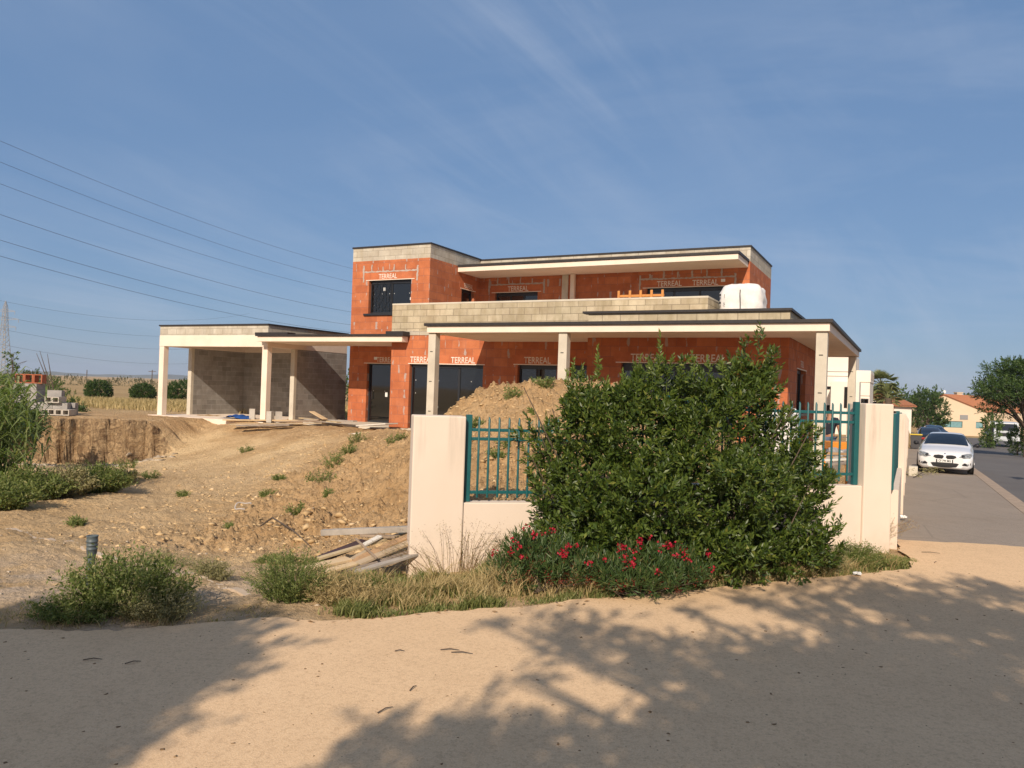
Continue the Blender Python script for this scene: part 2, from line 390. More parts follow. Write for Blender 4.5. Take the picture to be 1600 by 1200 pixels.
def Hfull(x, y):
    x = np.asarray(x, float); y = np.asarray(y, float)
    z = Hbase(x, y); w = rough_w(x, y); r = np.hypot(x, y)
    ph = smooth(.5, 1.0, z) * (r < 30) + smooth(-5.8, -3.8, x) * (1 - smooth(5.5, 6.5, x)) * smooth(9.9, 11.5, y) * (1 - smooth(19, 21, y)) * 1.0 + .25
    mound = np.clip(ph, .15, 1)
    nn = .10 * fbm(x * .7, y * .7, 3) + mound * (.085 * fbm(x * 2.1, y * 2.1, 3) + .155 * np.maximum(-.14, fbm(x * 5.0, y * 5.0, 5, .66)))
    ridg = .03 * (1 - np.abs(fbm(x * 3.3 + 5, y * 3.3, 3)) * 2) * mound
    # wheel ruts on the plain
    rut = -.03 * np.exp(-((np.sin((x * .35 + y * .94) * 2.2)) / .35) ** 2) * smooth(7, 9, y) * (1 - smooth(13, 15, y))
    keep = np.where((y > 20) & (x < -7), .55, 1.)
    return z + w * ((nn + ridg) * keep * (1 - .8 * smooth(40, 60, r)) + rut) - .012 * (1 - w)
# polar sheet: fine where the camera looks, coarse elsewhere, out to the horizon
ang = np.concatenate([np.arange(-180, -44, 3.0), np.arange(-44, 20, .085), np.arange(20, 42, .25), np.arange(42, 180, 3.0)])
rad = [1.5, 2.5, 3.5, 4.5, 5.2]
while rad[-1] < 3000:
    r_ = rad[-1]; k = .0075 if r_ < 8.5 else .0042 if r_ < 19 else .0075 if r_ < 22 else (.0026 if r_ < 31.5 else (.012 if r_ < 60 else .06)); rad.append(r_ * (1 + k))
rad = np.array(rad); aa = np.radians(ang)
RR, AA = np.meshgrid(rad, aa, indexing='ij'); GX = RR * np.sin(AA); GY = RR * np.cos(AA)
GZ = Hfull(GX, GY)
nr, na = GX.shape
vs = np.c_[GX.ravel(), GY.ravel(), GZ.ravel()]; vs = np.vstack([vs, [[0, 0, -.03]]])
I, J = np.meshgrid(np.arange(nr - 1), np.arange(na), indexing='ij'); J2 = (J + 1) % na
q = np.stack([I * na + J, I * na + J2, (I + 1) * na + J2, (I + 1) * na + J], -1).reshape(-1, 4)[:, ::-1]
tcen = np.stack([np.full(na, nr * na), np.arange(na), (np.arange(na) + 1) % na], -1)[:, ::-1]
# -- dirt / field material
def ground_mat():
    m_, nt_, b_ = newmat('dry earth'); n = N(nt_); co = n.coord()
    sp = nt_.nodes.new('ShaderNodeSeparateXYZ'); n.lk(co, sp.inputs[0])
    a = n.noise(.35, 5, .6, co); b = n.noise(2.6, 8, .7, co); c = n.noise(28, 5, .75, co)
    col = n.mix(n.ramp(a, .3, .7), (.61, .41, .205), (.79, .58, .335))
    col = n.mix(n.math('MULTIPLY', n.ramp(b, .40, .72), .55), col, (.46, .295, .145))
    col = n.mix(n.math('MULTIPLY', n.ramp(c, .52, .78), .5), col, (.66, .50, .31)); f_ = n.noise(13, 6, .75, co); col = n.mix(n.math('MULTIPLY', n.ramp(f_, .48, .34), .5), col, n.mix(1.0, col, (.52, .46, .40), 'MULTIPLY'))
    vv = n.vor(34, co); peb = n.math('LESS_THAN', vv.outputs['Distance'], .2)
    rnd = n.math('GREATER_THAN', n.noise(9, 2, .5, co), .60)
    col = n.mix(n.math('MULTIPLY', n.math('MULTIPLY', peb, rnd), .55), col, (.62, .52, .38))
    # pale subsoil band where the bank has been scraped, far side
    pale = n.math('MULTIPLY', n.ramp(n.noise(.5, 5, .6, co), .46, .60), n.math('MULTIPLY', n.ramp(sp.outputs[1], 19, 21), n.ramp(sp.outputs[2], .45, .1)))
    col = n.mix(n.math('MULTIPLY', pale, .8), col, (.80, .59, .33))
    lip = n.math('MULTIPLY', n.math('MULTIPLY', n.ramp(sp.outputs[1], 23.0, 24.5), n.ramp(sp.outputs[1], 33, 31)), n.math('MULTIPLY', n.ramp(sp.outputs[2], .02, .2), n.ramp(n.noise(1.6, 6, .7, co), .36, .56)))
    col = n.mix(n.math('MULTIPLY', lip, .7), col, (.43, .265, .13))
    spoil = n.math('MULTIPLY', n.ramp(n.math('ADD', sp.outputs[0], n.math('MULTIPLY', n.noise(.8, 5, .6, co), 2.5)), -4.6, -2.6), n.ramp(sp.outputs[1], 9.8, 11))
    col = n.mix(n.math('MULTIPLY', spoil, n.ramp(sp.outputs[1], 30, 26)), col, n.mix(1.0, col, (.90, .84, .78), 'MULTIPLY'))
    # greyish gravel near the path on the left
    gy = n.math('MULTIPLY', n.ramp(sp.outputs[1], 9.6, 8.2), n.ramp(sp.outputs[0], -1.2, -2.4))
    gg = n.math('MULTIPLY', gy, n.ramp(n.noise(1.4, 6, .65, co), .38, .62))
    gcol = n.mix(n.ramp(n.noise(60, 3, .7, co), .35, .65), (.66, .52, .38), (.80, .64, .48))
    col = n.mix(n.math('MULTIPLY', gg, .8), col, gcol)
    # dry field further out
    rr = nt_.nodes.new('ShaderNodeVectorMath'); rr.operation = 'LENGTH'; n.lk(co, rr.inputs[0])
    fv = n.mapping(co, (.02, .09, 1)); fa = n.noise(1.0, 6, .65, fv); fb = n.noise(1.2, 6, .7, co)
    fcol = n.mix(n.ramp(fa, .35, .65), (.50, .345, .17), (.40, .27, .13)); fcol = n.mix(n.math('MULTIPLY', n.ramp(fb, .45, .7), .5), fcol, (.30, .23, .11))
    col = n.mix(n.ramp(rr.outputs['Value'], 34, 40), col, fcol)
    b_.inputs['Roughness'].default_value = .95; b_.inputs['Specular IOR Level'].default_value = .12
    ge = nt_.nodes.new('ShaderNodeNewGeometry'); sn = nt_.nodes.new('ShaderNodeSeparateXYZ'); n.lk(ge.outputs['True Normal'], sn.inputs[0])
    steep = n.math('MULTIPLY', n.ramp(sn.outputs[2], .75, .45), n.math('MULTIPLY', n.ramp(sp.outputs[1], 21, 22), n.ramp(sp.outputs[1], 32, 30)))
    gv = n.noise(1.0, 7, .7, n.mapping(co, (4.5, 3.0, 4.2)), dist=1.4)
    bk = n.mix(n.ramp(gv, .38, .60), (.22, .14, .08), (.68, .48, .27)); bk = n.mix(n.ramp(n.noise(4, 6, .7, co), .45, .75), bk, (.42, .27, .14))
    n.lk(n.mix(steep, col, bk), b_.inputs['Base Color'])
    h = n.math('ADD', n.math('MULTIPLY', n.noise(9, 8, .7, co), 1.0), n.math('MULTIPLY', c, .35))
    h = n.math('ADD', h, n.math('MULTIPLY', n.math('MULTIPLY', gv, steep), 4.0))
    n.lk(n.bump(n.math('ADD', h, n.math('MULTIPLY', f_, 1.2)), .95, .075), b_.inputs['Normal'])
    return m_
M_ground = ground_mat()
gme = npmesh('ground', vs, tris=tcen, quads=q, mats=[M_ground], smooth_=True)
tag(link('ground', gme), kind='structure')
def HZ(x, y): return float(Hfull(np.array([x]), np.array([y]))[0])
def HZs(x, y): return Hfull(np.asarray(x, float), np.asarray(y, float))

# -- pink path (fine paving), asphalt pavement, road, kerb
def paving_mat(name, ca, cb_, cc, speck, bump=.6, crackamt=0):
    m_, nt_, b_ = newmat(name); n = N(nt_); co = n.coord()
    a = n.noise(.5, 5, .6, co); c = n.noise(90, 3, .7, co); d = n.noise(5, 6, .7, co)
    col = n.mix(n.ramp(a, .3, .7), ca, cb_); col = n.mix(n.math('MULTIPLY', n.ramp(d, .4, .75), .35), col, cc)
    col = n.mix(n.math('MULTIPLY', n.ramp(c, .45, .7), .6), col, speck)
    c2_ = n.noise(38, 4, .8, co); col = n.mix(n.math('MULTIPLY', n.ramp(c2_, .52, .30), .55), col, n.mix(1.0, col, (.5, .46, .44), 'MULTIPLY'))
    pt_ = n.ramp(n.noise(.9, 6, .7, co), .50, .62); col = n.mix(n.math('MULTIPLY', pt_, .16), col, n.mix(1.0, col, (.72, .68, .66), 'MULTIPLY'))
    vv = n.vor(7.0, co); sp = n.math('LESS_THAN', vv.outputs['Distance'], n.math('MULTIPLY', n.noise(3, 2, .5, co), .09))
    col = n.mix(n.math('MULTIPLY', sp, .8), col, (.06, .045, .035))
    if crackamt:
        vc = n.vor(.55, n.mapping(co, (1, .45, 1)), 'DISTANCE_TO_EDGE')
        ck = n.math('LESS_THAN', vc.outputs['Distance'], .006); col = n.mix(n.math('MULTIPLY', ck, crackamt), col, (.03, .03, .03))
        pv = n.ramp(n.noise(.8, 4, .55, n.mapping(co, (1, .3, 1))), .5, .62); col = n.mix(n.math('MULTIPLY', pv, .25), col, cc)
    n.lk(col, b_.inputs['Base Color']); b_.inputs['Roughness'].default_value = .9; b_.inputs['Specular IOR Level'].default_value = .2
    n.lk(n.bump(c, bump, .006), b_.inputs['Normal']); return m_
M_path = paving_mat('pink sand paving', (.69, .475, .275), (.74, .515, .305), (.58, .385, .215), (.84, .64, .41))
M_asph = paving_mat('worn asphalt', (.27, .225, .18), (.31, .26, .21), (.38, .31, .24), (.40, .34, .28), crackamt=.18)
M_road = paving_mat('road asphalt', (.12, .112, .108), (.15, .14, .132), (.18, .165, .15), (.20, .19, .178), crackamt=.2)
M_kerb = simple('kerb stone', (.42, .32, .23), .85, (.30, .23, .17), 5, .4, .006)
pe = []
for i in range(len(PATH_EDGE) - 1):
    (x0, y0), (x1, y1) = PATH_EDGE[i], PATH_EDGE[i + 1]; L = math.hypot(x1 - x0, y1 - y0); k = max(1, int(L / .07))
    for j in range(k):
        t = j / k; pe.append((x0 + (x1 - x0) * t, y0 + (y1 - y0) * t))
pe = np.array(pe + [PATH_EDGE[-1]]); wob = fbm(pe[:, 0] * 2.3, pe[:, 1] * 2.3, 4) * .12 + fbm(pe[:, 0] * 14, pe[:, 1] * 14, 3) * .05
edge = [(x, y + w_, .005) for (x, y), w_ in zip(pe, wob)]
mb = MB(); ex, ey_ = 7.22, 10.87
tail = []
for i in range(60):
    t = i / 59; x = 5.52 + t * 10; tail.append((x, 11.1 - .13 * (x - 5.52) + .03 * math.sin(x * 5) + .02 * math.sin(x * 13), .012))
top_pts = edge + tail
P2 = [[(x, y, .012 + 0.0) for x, y, _ in top_pts], [(x, min(y - .3, 5) * 1.0, .012) for x, y, _ in top_pts], [(x, -30, .012) for x, y, _ in top_pts]]
mb.grid(P2, sm=False); tag(mb.build('path', M_path), kind='structure')
# pavement from the wall to the kerb, running away along V
def strip(name, mat, ua, ub, v0f, v1, dz, step=.6, nu=4):
    rows = []; vv = list(np.arange(13.4, v1, step)) + [v1]
    first = []
    for k in range(nu + 1):
        u_ = ua + (ub - ua) * k / nu; first.append(v0f(u_))
    def pt(u_, v_): x, y = W(u_, v_); return (x, y, float(zr(v_)) + dz)
    rows.append([pt(ua + (ub - ua) * k / nu, first[k]) for k in range(nu + 1)])
    for v_ in vv: rows.append([pt(ua + (ub - ua) * k / nu, v_) for k in range(nu + 1)])
    b = MB(); b.grid(rows, sm=True); return b
vline = lambda u_: 12.38 + .36 * (u_ + .14)
tag(strip('pavement', M_asph, -.14, 2.0, vline, 60, .004, nu=24).build('pavement', M_asph), kind='structure')
b = strip('road', M_road, 2.3, 8.6, lambda u_: 6.0, 66, -.012, nu=10)
x0, y0 = 0, 0
tag(b.build('road', M_road), kind='structure')
# far junction and turning area
b = MB(); rows = []
for v_ in np.arange(66, 96, 2.0):
    rows.append([(*W(u_, v_), float(zr(v_)) - .012) for u_ in np.linspace(-3, 24, 8)])
b.grid(rows); tag(b.build('road', M_road), kind='structure')
mk = MB()
kv = np.arange(13.2, 64, 1.0)
for v_ in kv:   # kerb stones laid flush with a narrow joint between them
    u0, u1 = 2.0, 2.3; a = v_ + .006; c = v_ + .994; za = float(zr(a)); zc = float(zr(c))
    P = [(*W(u0, a), za - .1), (*W(u1, a), za - .1), (*W(u1, c), zc - .1), (*W(u0, c), zc - .1), (*W(u0, a), za + .012), (*W(u1, a), za + .004), (*W(u1, c), zc + .004), (*W(u0, c), zc + .012)]
    mk.add(P, [(4, 5, 6, 7), (0, 1, 5, 4), (1, 2, 6, 5), (2, 3, 7, 6), (3, 0, 4, 7)])
tag(mk.build('kerb', M_kerb), kind='structure')
# verge on the far side of the road
mk = MB(); rows = []
for v_ in np.arange(30, 96, 2.0):
    rows.append([(*W(u_, v_), float(zr(v_)) + dz) for u_, dz in ((8.62, -.1), (8.62, .1), (8.8, .12), (30, .15))])
mk.grid(rows, sm=False); tag(mk.build('verge', M_ground), kind='structure')
# ================================================================== MATERIALS
M_brick = blocks('terracotta block', (.57, .19, .08), (.465, .14, .058), (.36, .14, .09), .5, .27, .008, blob=.42, blobcol=(.40, .35, .32), wash=(.60, .34, .24))
M_cblock = blocks('concrete block stained', (.60, .515, .365), (.45, .38, .26), (.30, .25, .18), .5, .205, .010, stain=(.24, .19, .10), stainamt=.65, bump=.6)
M_cband = blocks('pale concrete block', (.62, .57, .47), (.50, .45, .36), (.36, .32, .25), .5, .21, .009, stain=(.34, .28, .18), stainamt=.5, bump=.5)
M_gblock = blocks('grey concrete block', (.38, .355, .32), (.275, .255, .23), (.42, .40, .36), .5, .205, .009, stain=(.20, .17, .13), stainamt=.35, bump=.5)
M_conc = simple('bare concrete', (.62, .565, .46), .85, (.50, .45, .36), 2.2, .25, .004)
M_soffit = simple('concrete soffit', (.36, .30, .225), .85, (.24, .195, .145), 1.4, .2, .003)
M_fascia = simple('pale fascia concrete', (.84, .71, .59), .85, (.75, .63, .51), 1.6, .2, .003)  # even pale cream concrete for fascias, beams and slim columns
M_black = simple('black roofing membrane', (.022, .020, .020), .55, (.035, .03, .03), 9, .2, .004)
M_alu = simple('anthracite aluminium', (.022, .024, .028), .38, spec=.5)
M_dark = simple('interior shade black', (.012, .010, .009), .9)  # near-black stands in for shade inside rooms, holes and openings
M_white = simple('white paper', (.75, .74, .70), .8)
M_text = simple('printed white letters', (.80, .74, .66), .8, (.62, .50, .40), 30)
M_mort = simple('smeared mortar', (.50, .42, .36), .95, (.36, .30, .26), 8, .5, .006)
def glass_mat(name, c, rough=.03):
    m_, nt_, b_ = newmat(name); n = N(nt_)
    b_.inputs['Base Color'].default_value = (*c, 1); b_.inputs['Roughness'].default_value = rough; b_.inputs['Specular IOR Level'].default_value = 1.0
    n.lk(n.bump(n.noise(.9, 2, .5, n.coord()), .04, .02), b_.inputs['Normal']); return m_
M_glass = glass_mat('dark window glass', (.006, .007, .008))
M_render = simple('cream render', (.80, .68, .54), .85, (.76, .64, .50), 1.2, .15, .002)
M_teal = simple('teal powder coat', (.006, .085, .09), .4, (.009, .10, .105), 12, spec=.5)
M_plank = simple('weathered plank', (.50, .39, .26), .85, (.36, .27, .18), 5, .5, .004)
M_board = simple('new pale board', (.62, .47, .28), .8, (.54, .38, .21), 3, .3, .003)

# ---- render with water stains running down from the top and pale scuffed base
def render_mat():
    m_, nt_, b_ = newmat('stained cream render'); n = N(nt_); co = n.coord()
    sp = nt_.nodes.new('ShaderNodeSeparateXYZ'); n.lk(co, sp.inputs[0])
    col = n.mix(n.ramp(n.noise(.9, 5, .6, co), .3, .7), (.72, .61, .505), (.67, .56, .45))
    st = n.ramp(n.noise(1.0, 6, .6, n.mapping(co, (4, 4, .4))), .52, .72); top = n.ramp(sp.outputs[2], 1.25, 1.9)
    col = n.mix(n.math('MULTIPLY', n.math('MULTIPLY', st, top), .7), col, (.26, .22, .16))
    pt = n.ramp(n.noise(1.3, 6, .65, co), .62, .72); col = n.mix(n.math('MULTIPLY', pt, .25), col, (.66, .49, .30))
    lo = n.math('MULTIPLY', n.ramp(sp.outputs[2], .75, .1), n.ramp(n.noise(3, 5, .65, co), .35, .65)); col = n.mix(n.math('MULTIPLY', lo, .6), col, (.44, .33, .20))

    n.lk(col, b_.inputs['Base Color']); b_.inputs['Roughness'].default_value = .9; b_.inputs['Specular IOR Level'].default_value = .2
    n.lk(n.bump(n.noise(60, 4, .6, co), .3, .003), b_.inputs['Normal']); return m_
M_wall = render_mat()

# ================================================================== THE HOUSE UNDER CONSTRUCTION
house = frame_thing('unfinished_house', 'two storey orange block house under construction with flat roofs and black framed windows', 'house', -10, 22, .5)
Tn, Pn, Rn, Wn = 22.95, 20.92, 19.3, 26.5
def shell(name, mat, u0, u1, v0, v1, z0, z1, front=(), right=(), t=.25, parent=house, lid=False):
    xs = sorted({u0, u0 + t, u1 - t, u1, *[q for o in front for q in o[:2]]})
    ys = sorted({v0, v0 + t, v1 - t, v1, *[q for o in right for q in o[:2]]})
    zs = sorted({z0, z1, *[q for o in front for q in o[2:4]], *[q for o in right for q in o[2:4]], *([z1 - .15] if lid else [])})
    def solid(i, j, k):
        x = (xs[i] + xs[i + 1]) / 2; y = (ys[j] + ys[j + 1]) / 2; z = (zs[k] + zs[k + 1]) / 2
        if lid and z > z1 - .15: return True
        if u0 + t < x < u1 - t and v0 + t < y < v1 - t: return False
        if y < v0 + t:
            for o in front:
                if o[0] < x < o[1] and o[2] < z < o[3]: return False
        if x > u1 - t:
            for o in right:
                if o[0] < y < o[1] and o[2] < z < o[3]: return False
        return True
    b = MB(); b.cells(xs, ys, zs, solid); return b.build(name, mat, parent)
def flash(parent, u0, u1, v0, v1, z, o=.03, h=.055, w=.3, name='roof_flashing'):
    b = MB(); xs = [u0 - o, u0 + w, u1 - w, u1 + o]; ys = [v0 - o, v0 + w, v1 - w, v1 + o]
    b.cells(xs, ys, [z, z + h], lambda i, j, k: not (i == 1 and j == 1)); return b.build(name, M_black, parent)
# foundation slab and terraces
b = MB(); b.box(-18.7, -2.56, 20.95, 31, .28, .6); b.box(-12, -1.5, 16.6, 20.93, .28, .6); b.box(-19, -14.9, 21.0, 22.9, .30, .58)
b.build('foundation_slab', M_conc, house)
WIN_T = (-17.84, -15.97, 4.58, 5.81); DOOR = (-17.80, -16.35, .6, 2.77)
SIDE_T = (25.14, 26.08, 3.76, 5.73)
shell('wall', M_brick, -18.62, -15.19, Tn, 29.5, .6, 6.52, [WIN_T, DOOR], [SIDE_T])
shell('parapet', M_cband, -18.62, -15.19, Tn, 29.5, 6.52, 7.0, lid=True)
flash(house, -18.62, -15.19, Tn, 29.5, 7.0)
UW = [(-14.5, -12.66, 3.76, 5.72), (-8.41, -5.6, 3.76, 5.72)]
SIDE_U = (27.6, 29.0, 4.6, 5.72)
shell('wall', M_brick, -15.19, -4.88, Wn, 30.8, 3.76, 6.50, UW, [SIDE_U])
shell('parapet', M_cband, -15.19, -4.88, Wn, 30.8, 6.50, 6.98, lid=True)
flash(house, -15.19, -4.88, Wn, 30.8, 6.98)
LW = [(-14.51, -11.77, .6, 2.71), (-10.58, -9.29, .6, 2.74), (-8.85, -7.72, .6, 2.74)]
shell('wall', M_brick, -15.25, -4.93, Pn, Wn - .01, .6, 3.62, LW)
b = MB(); b.box(-15.27, -4.91, Pn - .02, Wn - .02, 3.62, 3.76); b.build('terrace_slab', M_cband, house)
b = MB(); b.cells([-15.26, -15.06, -5.12, -4.92], [Pn - .01, Pn + .2, Wn - .03], [3.76, 4.60], lambda i, j, k: (j == 0) or i in (0, 2) and False or (i == 2 and j == 1) )
b.build('parapet', M_cblock, house)
b = MB(); b.cells([-15.27, -15.05, -5.13, -4.91], [Pn - .02, Pn + .21, Wn - .04], [4.60, 4.66], lambda i, j, k: (j == 0) or (i == 2 and j == 1))
b.build('parapet_cap', M_conc, house, bevel=.012)
# ground floor room on the right
ROOM = (-6.75, -3.9, .6, 2.78); SIDE_R = (20.9, 22.7, 1.6, 2.76)
shell('wall', M_brick, -7.7, -2.6, Rn, 28.2, .6, 3.60, [ROOM], [SIDE_R])
shell('parapet', M_cblock, -7.7, -2.6, Rn + .01, 28.2, 3.60, 4.05, lid=True)
b = MB(); b.box(-7.85, -2.55, Rn - .06, Rn + .25, 4.05, 4.11); b.box(-2.85, -2.55, Rn + .25, 28.2, 4.05, 4.11); b.build('roof_flashing', M_black, house)
# upper canopy
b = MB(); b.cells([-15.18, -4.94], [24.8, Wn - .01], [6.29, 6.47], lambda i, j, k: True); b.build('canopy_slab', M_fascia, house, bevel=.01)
b = MB(); b.box(-15.16, -4.90, 24.76, 24.95, 6.472, 6.55); b.box(-5.1, -4.90, 24.95, Wn - .01, 6.472, 6.55); b.box(-15.16, -5.1, 24.95, Wn - .01, 6.472, 6.49); b.build('roof_flashing', M_black, house)
# big front canopy, L shaped
def L_solid(xs, ys): 
    def f(i, j, k):
        x = (xs[i] + xs[i + 1]) / 2; y = (ys[j] + ys[j + 1]) / 2
        if y < Rn: return True
        if x < -7.72: return y < Pn - .02
        return x > -2.58
    return f
xs = [-11.62, -7.72, -2.58, -1.56]; ys = [17.5, Rn - .01, Pn - .02, 27.9]
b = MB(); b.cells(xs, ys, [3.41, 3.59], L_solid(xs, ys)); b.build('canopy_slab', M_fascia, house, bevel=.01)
xs = [-11.68, -7.72, -2.58, -1.50]; ys = [17.44, Rn - .01, Pn - .02, 27.95]
b = MB(); b.cells(xs, ys, [3.592, 3.665], L_solid(xs, ys)); b.build('roof_flashing', M_black, house)
# small porch canopy running to the carport
xs = [-20.86, -15.27, -14.58]; ys = [20.55, Pn - .04, Tn - .02]
sol2 = lambda i, j, k: not (i == 1 and j == 1)
b = MB(); b.cells(xs, ys, [3.38, 3.565], sol2); b.build('porch_canopy', M_fascia, house, bevel=.008)
b = MB(); xs2 = [-20.92, -15.27, -14.52]; ys2 = [20.49, Pn - .04, Tn - .02]
b.cells(xs2, ys2, [3.567, 3.63], sol2); b.box(-15.2, -14.52, 20.5, Pn - .05, 3.63, 3.72); b.box(-20.94, -19.4, 20.5, 20.9, 3.63, 3.70); b.build('roof_flashing', M_black, house)
# columns
for u_, v_ in ((-11.60, 17.56), (-7.78, 17.56), (-1.83, 17.56), (-1.83, 27.1)):
    b = MB(); b.box(u_, u_ + .23, v_, v_ + .23, .602 if v_ < 20 else .0, 3.405)
    c = b.build('column', M_conc, house, bevel=.012)
    for zc_ in (1.3, 2.1, 2.9): b = MB(); b.box(u_ + .07, u_ + .15, v_ - .004, v_ + .004, zc_, zc_ + .02); b.build('tie_hole', M_dark, c)
b = MB(); b.box(-11.66, -11.41, Wn - .03, Wn - .002, 4.6, 6.28); b.build('wall_stiffener', M_conc, house)
b = MB(); b.box(-11.26, -11.10, Wn - .2, Wn - .04, 3.77, 6.28); b.build('column', M_fascia, house, bevel=.01)
# windows ------------------------------------------------------------
def window(name, u0, u1, v0, z0, z1, leaves=2, sill=False, shutter=.14, dots=True, seed=0, opaque=False, offs=None):
    """black frame set back in the reveal of a front (v = const) opening"""
    rg = random.Random(seed); vf = v0 + .13; t = .055
    b = MB(); b.box(u0 + .004, u0 + t, vf, vf + .07, z0, z1); b.box(u1 - t, u1 - .004, vf, vf + .07, z0, z1)
    b.box(u0 + t, u1 - t, vf, vf + .07, z0, z0 + t); b.box(u0 + t, u1 - t, vf - .02, vf + .07, z1 - shutter, z1 - .004)
    w = (u1 - u0 - 2 * t) / leaves
    for i in range(1, leaves):
        x = u0 + t + w * i; b.box(x - .035, x + .035, vf + .005, vf + .06, z0 + t, z1 - shutter)
    fr = b.build(name, M_alu, house, bevel=.004)
    for i in range(leaves):
        a = u0 + t + w * i + (.035 if i else 0); c = u0 + t + w * (i + 1) - (.035 if i < leaves - 1 else 0)
        b = MB(); b.box(a, c, vf + .03, vf + .04, z0 + t, z1 - shutter); b.build('pane', M_glass, fr)
    if dots:
        b = MB()
        for i in range(leaves):
            for zz_ in np.arange(z0 + .3, z1 - .25, .42):
                for fx in (.12, .5, .88):
                    if rg.random() < .5:
                        x = u0 + t + w * (i + fx); b = MB(); b.box(x - .012, x + .012, vf + .022, vf + .028, zz_, zz_ + .022); b.build('sticker_dot', M_white, fr)
    # black box behind so that no daylight shows through the shell
    return fr, vf
fr, vf = window('window', *WIN_T[:2], Tn, *WIN_T[2:], leaves=2, seed=1)
b = MB(); x = WIN_T[0] + .55; b.box(x, x + .09, vf + .02, vf + .027, 5.42, 5.54); b.build('sticker', M_white, fr); b = MB(); b.box(-16.06, -15.98, vf - .05, vf - .04, 5.05, 5.15); b.build('sticker', M_white, fr)
b = MB()   # crossed safety grille in the left leaf
a0, a1 = WIN_T[0] + .06, WIN_T[0] + .93
for i in range(7):
    x = a0 + (a1 - a0) * i / 6; b.bar((x, vf - .03, 4.65), (x, vf - .03, 5.66), .012)
for k in range(5):
    z = 4.68 + .22 * k
    for i in range(6):
        x = a0 + (a1 - a0) * i / 6; x2 = a0 + (a1 - a0) * (i + 1) / 6
        if (i + k) % 2: b.bar((x, vf - .03, z), (x2, vf - .03, z + .2), .01)
        else: b.bar((x2, vf - .03, z), (x, vf - .03, z + .2), .01)
b.build('window_grille', M_alu, fr)
b = MB(); b.box(-18.02, -15.85, Tn - .06, Tn + .12, 4.50, 4.575); b.build('window_sill', M_alu, house, bevel=.006)
# front door, solid dark leaf with a sheet of paper
fr, vf = window('front_door', *DOOR[:2], Tn, .6, 2.77, leaves=1, shutter=.07, seed=5)
b = MB(); b.box(-17.05, -16.95, vf + .018, vf + .026, 1.55, 1.72); b.build('sticker', M_white, fr)
b = MB(); b.tube([(-17.62, vf - .03, 1.45), (-17.62, vf - .03, 1.75)], .012); b.build('door_handle', M_alu, fr)
fr, vf = window('sliding_window', *LW[0][:2], Pn, .6, 2.71, leaves=3, seed=3, shutter=.13)
window('window', *LW[1][:2], Pn, .6, 2.74, leaves=2, seed=8, dots=False)
window('window', *LW[2][:2], Pn, .6, 2.74, leaves=1, seed=8, dots=False)
window('window', *UW[0][:2], Wn, 3.78, 5.72, leaves=3, seed=11, dots=False)
window('sliding_window', *UW[1][:2], Wn, 3.78, 5.72, leaves=3, seed=12, dots=False)
window('sliding_window', *ROOM[:2], Rn, .6, 2.78, leaves=4, seed=13, dots=False, shutter=.22)
def side_window(name, v0, v1, u1, z0, z1):
    uf = u1 - .13; b = MB(); t = .055
    b.box(uf - .07, uf, v0 + .004, v0 + t, z0, z1); b.box(uf - .07, uf, v1 - t, v1 - .004, z0, z1); b.box(uf - .07, uf, v0 + t, v1 - t, z0, z0 + t); b.box(uf - .07, uf, v0 + t, v1 - t, z1 - .1, z1 - .004)
    fr = b.build(name, M_alu, house, bevel=.004)
    b = MB(); b.box(uf - .04, uf - .03, v0 + t, v1 - t, z0 + t, z1 - .1); b.build('pane', M_glass, fr); return fr
side_window('window', *SIDE_T[:2], -15.19, 3.78, 5.73)
side_window('window', *SIDE_U[:2], -4.88, *SIDE_U[2:])
side_window('window', *SIDE_R[:2], -2.6, *SIDE_R[2:])
b = MB(); b.box(-2.75, -2.52, 20.8, 22.8, 1.52, 1.595); b.build('window_sill', M_alu, house, bevel=.005); b = MB(); b.box(-5.0, -4.80, 27.5, 29.1, 4.52, 4.595); b.build('window_sill', M_alu, house, bevel=.005)
# lintels with printed lettering --------------------------------------
def letters(s, size, mat, parent, place, sx=.82, depth=.0, name='lettering', bold=0.012):
    cu = bpy.data.curves.new(name, 'FONT'); cu.body = s; cu.size = size; cu.align_x = 'CENTER'; cu.align_y = 'CENTER'; cu.extrude = depth; cu.offset = bold * size
    to = bpy.data.objects.new(name + '_source', cu); COL.objects.link(to)
    bpy.context.view_layer.update()
    me = bpy.data.meshes.new_from_object(to.evaluated_get(bpy.context.evaluated_depsgraph_get())); bpy.data.objects.remove(to); bpy.data.curves.remove(cu)
    me.name = name; me.transform(place @ Matrix.Diagonal((sx, 1, 1, 1))); me.materials.clear(); me.materials.append(mat)
    og = parent_origin(parent); me.transform(Matrix.Translation((-og[0], -og[1], -og[2])))
    return link(name, me, parent)
def front_place(u, v, z): return Matrix.Translation((u, v, z)) @ Matrix.Rotation(R(90), 4, 'X')
def side_place(u, v, z): return Matrix.Translation((u, v, z)) @ Matrix.Rotation(R(90), 4, 'Z') @ Matrix.Rotation(R(90), 4, 'X')
M_lint = blocks('terracotta lintel', (.57, .18, .075), (.52, .155, .065), (.36, .12, .07), 1.37, .9, .004, wash=(.62, .30, .18))
